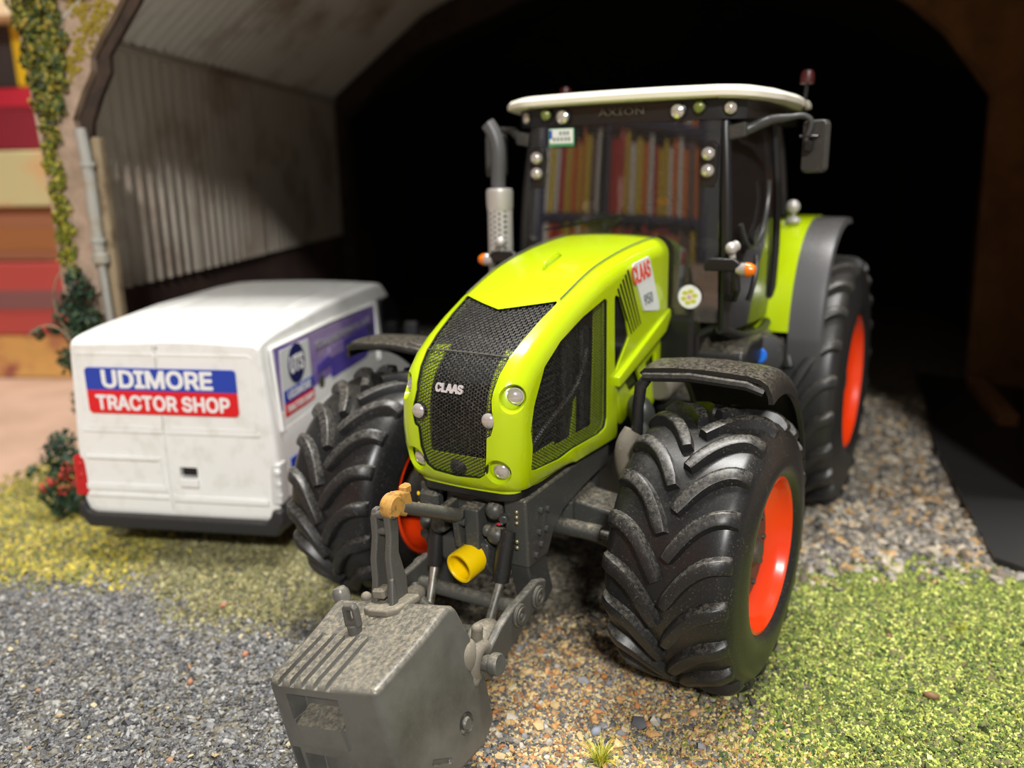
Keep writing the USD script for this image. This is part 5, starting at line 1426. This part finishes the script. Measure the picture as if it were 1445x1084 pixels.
# ================================================================ the van
VA = math.radians(199.84)
VF, VL, VO = np.array([math.cos(VA), math.sin(VA), 0]), np.array([-math.sin(VA), math.cos(VA), 0]), np.array([3.573, -2.914, 0.0])
vm = basis(VF, VL, SZ, VO)      # x into the picture (the van's front), y to its own left... seen from behind: viewer's left


def vp(m):
    return place(m, vm)


van = Thing("van", "white model panel van seen from behind, with a blue and red shop sign", "van", VO)
secs = [  # x, bottom, top, half-width low, half-width high
    (0.00, 0.40, 1.690, 0.790, 0.750), (0.010, 0.36, 1.712, 0.808, 0.760), (0.03, 0.33, 1.730, 0.820, 0.767), (0.06, 0.31, 1.742, 0.827, 0.770), (0.14, 0.30, 1.757, 0.83, 0.772), (0.35, 0.30, 1.780, 0.83, 0.772), (1.2, 0.30, 1.825, 0.83, 0.775), (2.2, 0.30, 1.835, 0.83, 0.77), (2.65, 0.30, 1.825, 0.825, 0.76), (2.88, 0.30, 1.79, 0.82, 0.745), (3.05, 0.30, 1.69, 0.82, 0.74),
    (3.30, 0.30, 1.46, 0.82, 0.735), (3.55, 0.30, 1.22, 0.82, 0.735), (3.66, 0.30, 1.12, 0.815, 0.735), (3.95, 0.30, 0.99, 0.79, 0.70), (4.08, 0.30, 0.80, 0.75, 0.68), (4.12, 0.34, 0.62, 0.70, 0.64)]
rows = []
for x, zb, zt, wl_, wh in secs:
    rc = min(0.05, (zt - zb) * 0.2)
    zm = zb + (zt - zb) * 0.42
    pts = [(wl_ - 0.03, zb), (wl_, zb + 0.05), (wl_ + 0.004, zm)]
    pts += [(wl_ + (wh - wl_) * t, zm + (zt - rc - zm) * t) for t in (0.33, 0.66, 0.9)]
    pts += [(wh - rc + rc * math.cos(a), zt - rc + rc * math.sin(a)) for a in np.linspace(0.1, np.pi / 2, 7)]
    pts += [(y, zt + 0.022 * (1 - (y / (wh - rc)) ** 2)) for y in np.linspace(wh - rc, 0, 6)[1:]]
    pts = pts + [(-y, z) for y, z in pts[-2::-1]]
    rows.append([(x, y, z) for y, z in pts])
g = np.array(rows)
n_, k_ = g.shape[:2]
i, j = np.meshgrid(np.arange(n_ - 1), np.arange(k_), indexing="ij")
q = np.stack([i * k_ + j, i * k_ + (j + 1) % k_, (i + 1) * k_ + (j + 1) % k_, (i + 1) * k_ + j], -1).reshape(-1, 4)
v = np.vstack([g.reshape(-1, 3), g[0].mean(0), g[-1].mean(0)])
jj = np.arange(k_)
m = T(v, np.vstack([q[:, [0, 1, 2]], q[:, [0, 2, 3]], np.stack([np.full(k_, n_ * k_), (jj + 1) % k_, jj], 1), np.stack([np.full(k_, n_ * k_ + 1), (n_ - 1) * k_ + jj, (n_ - 1) * k_ + (jj + 1) % k_], 1)]))
if m.volume < 0:
    m.invert()
vb = man(m)
cutv = None
for x in (0.78, 3.35):
    for y in (0.5, -0.5):
        c = man(cyl((x, y, 0.27), (x, y * 2, 0.27), 0.33, n=32))
        cutv = c if cutv is None else cutv + c
# recessed signboard panel in each side, handle recess, tail-lamp housings, door grooves
for s_ in (1, -1):
    cutv += man(hull([(0.13, s_ * (0.805), 1.655), (2.44, s_ * 0.805, 1.63), (2.44, s_ * 0.822, 1.09), (0.13, s_ * 0.822, 1.03), (0.13, s_ * 1.0, 1.68), (2.44, s_ * 1.0, 1.65), (2.44, s_ * 1.0, 1.08), (0.13, s_ * 1.0, 1.02)]))
cutv += man(box(-0.1, 0.05, -0.175, -0.03, 0.675, 0.755, 0.006))
cutv += man(box(-0.1, 0.012, 0.056, 0.066, 0.2, 1.70, 0.001))
body = van.part("body", vp(unman(vb - cutv)), "white_paint", smooth=38)


def rear_frame(poly, w, d):
    """A raised bead on the rear doors following a closed outline (y, z)."""
    gg = sg.Polygon(poly).buffer(-0.02).buffer(0.02, 5)
    return prism(gg.buffer(w / 2).difference(gg.buffer(-w / 2)), -d, 0.02, "yz")


van.part("door_bead", vp(rear_frame([(0.715, 1.628), (0.715, 1.06), (0.072, 1.06), (0.072, 1.628)], 0.014, 0.006)), "white_paint", under=body, smooth=30)
van.part("door_bead", vp(rear_frame([(0.048, 1.628), (0.048, 1.06), (-0.69, 1.06), (-0.69, 1.628)], 0.014, 0.006)), "white_paint", under=body, smooth=30)
for (y0, y1, z0, z1, d) in ((0.07, 0.74, 1.012, 1.05, 0.010), (-0.715, 0.05, 1.012, 1.05, 0.010), (0.085, 0.77, 0.545, 0.60, 0.018), (0.085, 0.775, 0.485, 0.520, 0.016), (-0.74, 0.045, 0.475, 0.525, 0.020)):
    van.part("swage_line", vp(bprism([(y0, z0), (y1, z0), (y1, z1), (y0, z1)], -d, 0.02, 0.009, "yz")), "white_paint", under=body, smooth=40)
van.part("plate_recess", [vp(bprism([(0.12, 0.80), (0.74, 0.80), (0.74, 0.828), (0.12, 0.828)], -0.022, 0.02, 0.007, "yz")), vp(bprism([(0.10, 0.60), (0.125, 0.60), (0.14, 0.82), (0.115, 0.82)], -0.012, 0.02, 0.005, "yz"))], "white_paint", under=body, smooth=40)
hb_ = van.part("door_handle", vp(box(0.035, 0.05, -0.172, -0.033, 0.678, 0.752, 0.003)), "black_clean", under=body, smooth=False, label="dark recess of the rear door handle")
van.part("handle_lip", vp(bprism([(-0.185, 0.60), (-0.03, 0.60), (-0.03, 0.675), (-0.185, 0.675)], -0.030, 0.02, 0.012, "yz")), "white_paint", under=body, smooth=40)
# rear sign
zc = 1.352
u_ = rrect(-0.566, 0.652, 1.17, 1.524, 0.03)
up_ = u_.intersection(sg.box(-1, zc, 1, 2))
lo_ = u_.intersection(sg.box(-1, 0, 1, zc))
sgn = van.part("rear_sign", vp(prism(up_, -0.014, 0.01, "yz")), "sign_blue", smooth=False, label="blue upper half of the rear sign")
van.part("sign_lower", vp(prism(lo_, -0.0142, 0.01, "yz")), "sign_red", under=sgn, smooth=False, label="red lower half of the rear sign")
van.part("sign_lettering", vp(text("UDIMORE", 0.125, (-0.0145, 0.515, 1.378), (0, -1, 0), (0, 0, 1), 0.003, True, width=0.90, heavy=0.03)), "sign_white", under=sgn, smooth=False)
van.part("sign_lettering", vp(text("TRACTOR SHOP", 0.105, (-0.0145, 0.585, 1.205), (0, -1, 0), (0, 0, 1), 0.003, True, width=1.09, heavy=0.026)), "sign_white", under=sgn, smooth=False)
# bumper, lamps
van.part("bumper", [vp(bprism(list(sg.Polygon([(0.86, 0.36), (0.845, 0.45), (0.80, 0.45), (0.78, 0.385), (0.73, 0.35), (-0.70, 0.35), (-0.745, 0.385), (-0.77, 0.45), (-0.845, 0.45), (-0.86, 0.36), (-0.80, 0.24), (0.78, 0.24)]).exterior.coords)[:-1], -0.045, 0.30, 0.02, "yz")), vp(box(0.02, 0.4, -0.86, -0.80, 0.30, 0.50, 0.02)), vp(box(0.02, 0.4, 0.80, 0.86, 0.30, 0.50, 0.02))], "van_black", smooth=35)
for s_, mt in ((1, "lamp_red"), (-1, "lamp_clear")):
    y0, y1 = sorted((0.765 * s_, (0.872 if s_ > 0 else 0.845) * s_))
    van.part("tail_lamp", [vp(bprism([(-0.02, 0.49), (0.10, 0.49), (0.12, 0.81), (0.0, 0.81)], y0, y1, 0.015)), *[vp(sph((0.0, 0.82 * s_, z), (0.02, 0.032, 0.035), 1)) for z in (0.56, 0.65, 0.74)]], mt, smooth=40, label="red tail lamp" if s_ > 0 else "pale unpainted tail lamp")
# side signboards (the near one carries print)
for s_ in (-1, 1):
    sgp = van.part("side_panel", vp(cat(prism([(0.15, 1.045), (2.42, 1.10), (2.42, 1.625), (0.15, 1.65)], min(0.80 * s_, 0.812 * s_), max(0.80 * s_, 0.812 * s_), "xz"))), "lilac", under=body, smooth=False, label="lilac printed side panel")
    if s_ < 0:
        Y = -0.812
        van.part("violet_band", vp(prism([(0.90, 1.30), (2.40, 1.29), (2.40, 1.48), (1.6, 1.46), (0.9, 1.36)], Y - 0.003, Y, "xz")), "violet", under=sgp, smooth=False)
        van.part("violet_band", vp(prism([(1.2, 1.17), (2.1, 1.17), (2.35, 1.30), (1.2, 1.30)], Y - 0.0032, Y, "xz")), "violet", under=sgp, smooth=False)
        van.part("badge_ground", vp(prism([(0.22, 1.10), (0.78, 1.12), (0.76, 1.615), (0.22, 1.625)], Y - 0.004, Y, "xz")), "paper", under=sgp, smooth=False)
        van.part("badge_oval", vp(lathe([(0, 0), (0.155, 0), (0.155, 0.004), (0, 0.004)], (0.50, Y - 0.004, 1.475), (0, -1, 0), 32)), "navy", under=sgp, smooth=False)
        van.part("badge_letters", vp(text("UTS", 0.12, (0.375, Y - 0.009, 1.415), (1, 0, 0), (0, 0, 1), 0.003, True, width=0.25, heavy=0.03)), "sign_white", under=sgp, smooth=False)
        van.part("badge_blue", vp(prism([(0.24, 1.205), (0.80, 1.205), (0.80, 1.305), (0.24, 1.305)], Y - 0.007, Y, "xz")), "sign_blue", under=sgp, smooth=False)
        van.part("badge_red", vp(prism([(0.24, 1.10), (0.80, 1.10), (0.80, 1.205), (0.24, 1.205)], Y - 0.007, Y, "xz")), "sign_red", under=sgp, smooth=False)
        van.part("badge_letters", vp(text("UDIMORE", 0.06, (0.30, Y - 0.0085, 1.228), (1, 0, 0), (0, 0, 1), 0.002, True, width=0.44)), "sign_white", under=sgp, smooth=False)
        van.part("badge_letters", vp(text("TRACTOR SHOP", 0.05, (0.27, Y - 0.0085, 1.128), (1, 0, 0), (0, 0, 1), 0.002, True, width=0.50)), "sign_white", under=sgp, smooth=False)
        van.part("panel_lettering", vp(text("Suppliers of", 0.06, (0.90, Y - 0.006, 1.50), (1, 0, 0), (0, 0, 1), 0.002, True, width=1.35)), "text_grey", under=sgp, smooth=False)
        van.part("printed_picture", vp(prism(rrect(1.18, 1.52, 1.36, 1.46, 0.03), Y - 0.005, Y, "xz")), "lilac", under=sgp, smooth=False)
        van.part("printed_leaf", vp(cat(sph((0.98, Y - 0.002, 1.19), (0.06, 0.003, 0.075), 1), sph((2.24, Y - 0.002, 1.42), (0.06, 0.003, 0.06), 1))), "leaf_print", under=sgp, smooth=False)
        van.part("low_sticker", vp(prism([(0.22, 0.70), (0.50, 0.70), (0.50, 0.78), (0.22, 0.78)], -0.838, -0.83, "xz")), "sign_blue", under=body, smooth=False)
        van.part("low_sticker", vp(prism([(0.22, 0.63), (0.50, 0.63), (0.50, 0.70), (0.22, 0.70)], -0.838, -0.83, "xz")), "sign_red", under=body, smooth=False)
    y_ = 0.79 * s_
    van.part("panel_frame", vp(cat(tube([(0.12, s_ * 0.797, 1.66), (1.3, s_ * 0.798, 1.665), (2.45, s_ * 0.798, 1.64)], 0.014, 8), tube([(0.12, s_ * 0.797, 1.66), (0.13, s_ * 0.832, 1.03)], 0.014, 8), tube([(2.45, s_ * 0.798, 1.64), (2.45, s_ * 0.828, 1.08)], 0.014, 8))), "white_paint", under=body)
    van.part("cab_window", vp(prism([(2.62, 1.12), (3.42, 1.12), (3.02, 1.60), (2.86, 1.66), (2.62, 1.66)], min(s_ * 0.77, s_ * 0.822), max(s_ * 0.77, s_ * 0.822), "xz")), "dark_glass", under=body, smooth=False)
    van.part("wing_mirror", [vp(bprism([(3.22, 1.10), (3.34, 1.10), (3.34, 1.32), (3.22, 1.32)], min(s_ * 0.86, s_ * 1.0), max(s_ * 0.86, s_ * 1.0), 0.02))], "van_black")
    for x in (0.78, 3.35):
        p = van.part("wheel", vp(lathe([(0.0, 0.0), (0.26, 0.0), (0.28, 0.03), (0.28, 0.15), (0.26, 0.18), (0, 0.18)], (x, 0.62 * s_, 0.272), (0, s_, 0), 28)), "rubber_far")
        van.part("wheel_trim", vp(lathe([(0.0, 0.0), (0.17, 0.0), (0.15, 0.015), (0, 0.02)], (x, 0.80 * s_, 0.272), (0, s_, 0), 20)), "silver", under=p)
van.part("windscreen", vp(hull([(2.965, -0.70, 1.772), (2.965, 0.70, 1.772), (3.60, -0.70, 1.20), (3.60, 0.70, 1.20), (2.94, -0.68, 1.74), (2.94, 0.68, 1.74), (3.57, -0.70, 1.17), (3.57, 0.70, 1.17)])), "dark_glass", under=body, smooth=False)
for i, y in enumerate((-0.5, -0.17, 0.17, 0.5)):
    van.part("roof_rib", vp(bprism([(0.30, 1.77), (2.6, 1.82), (2.6, 1.842), (1.2, 1.846), (0.30, 1.801)], y - 0.05, y + 0.05, 0.006)), "white_paint", under=body, smooth=35)
van.part("hinge_cover", vp(cat(box(0.0, 0.05, 0.03, 0.09, 1.655, 1.70, 0.008))), "white_paint", under=body)
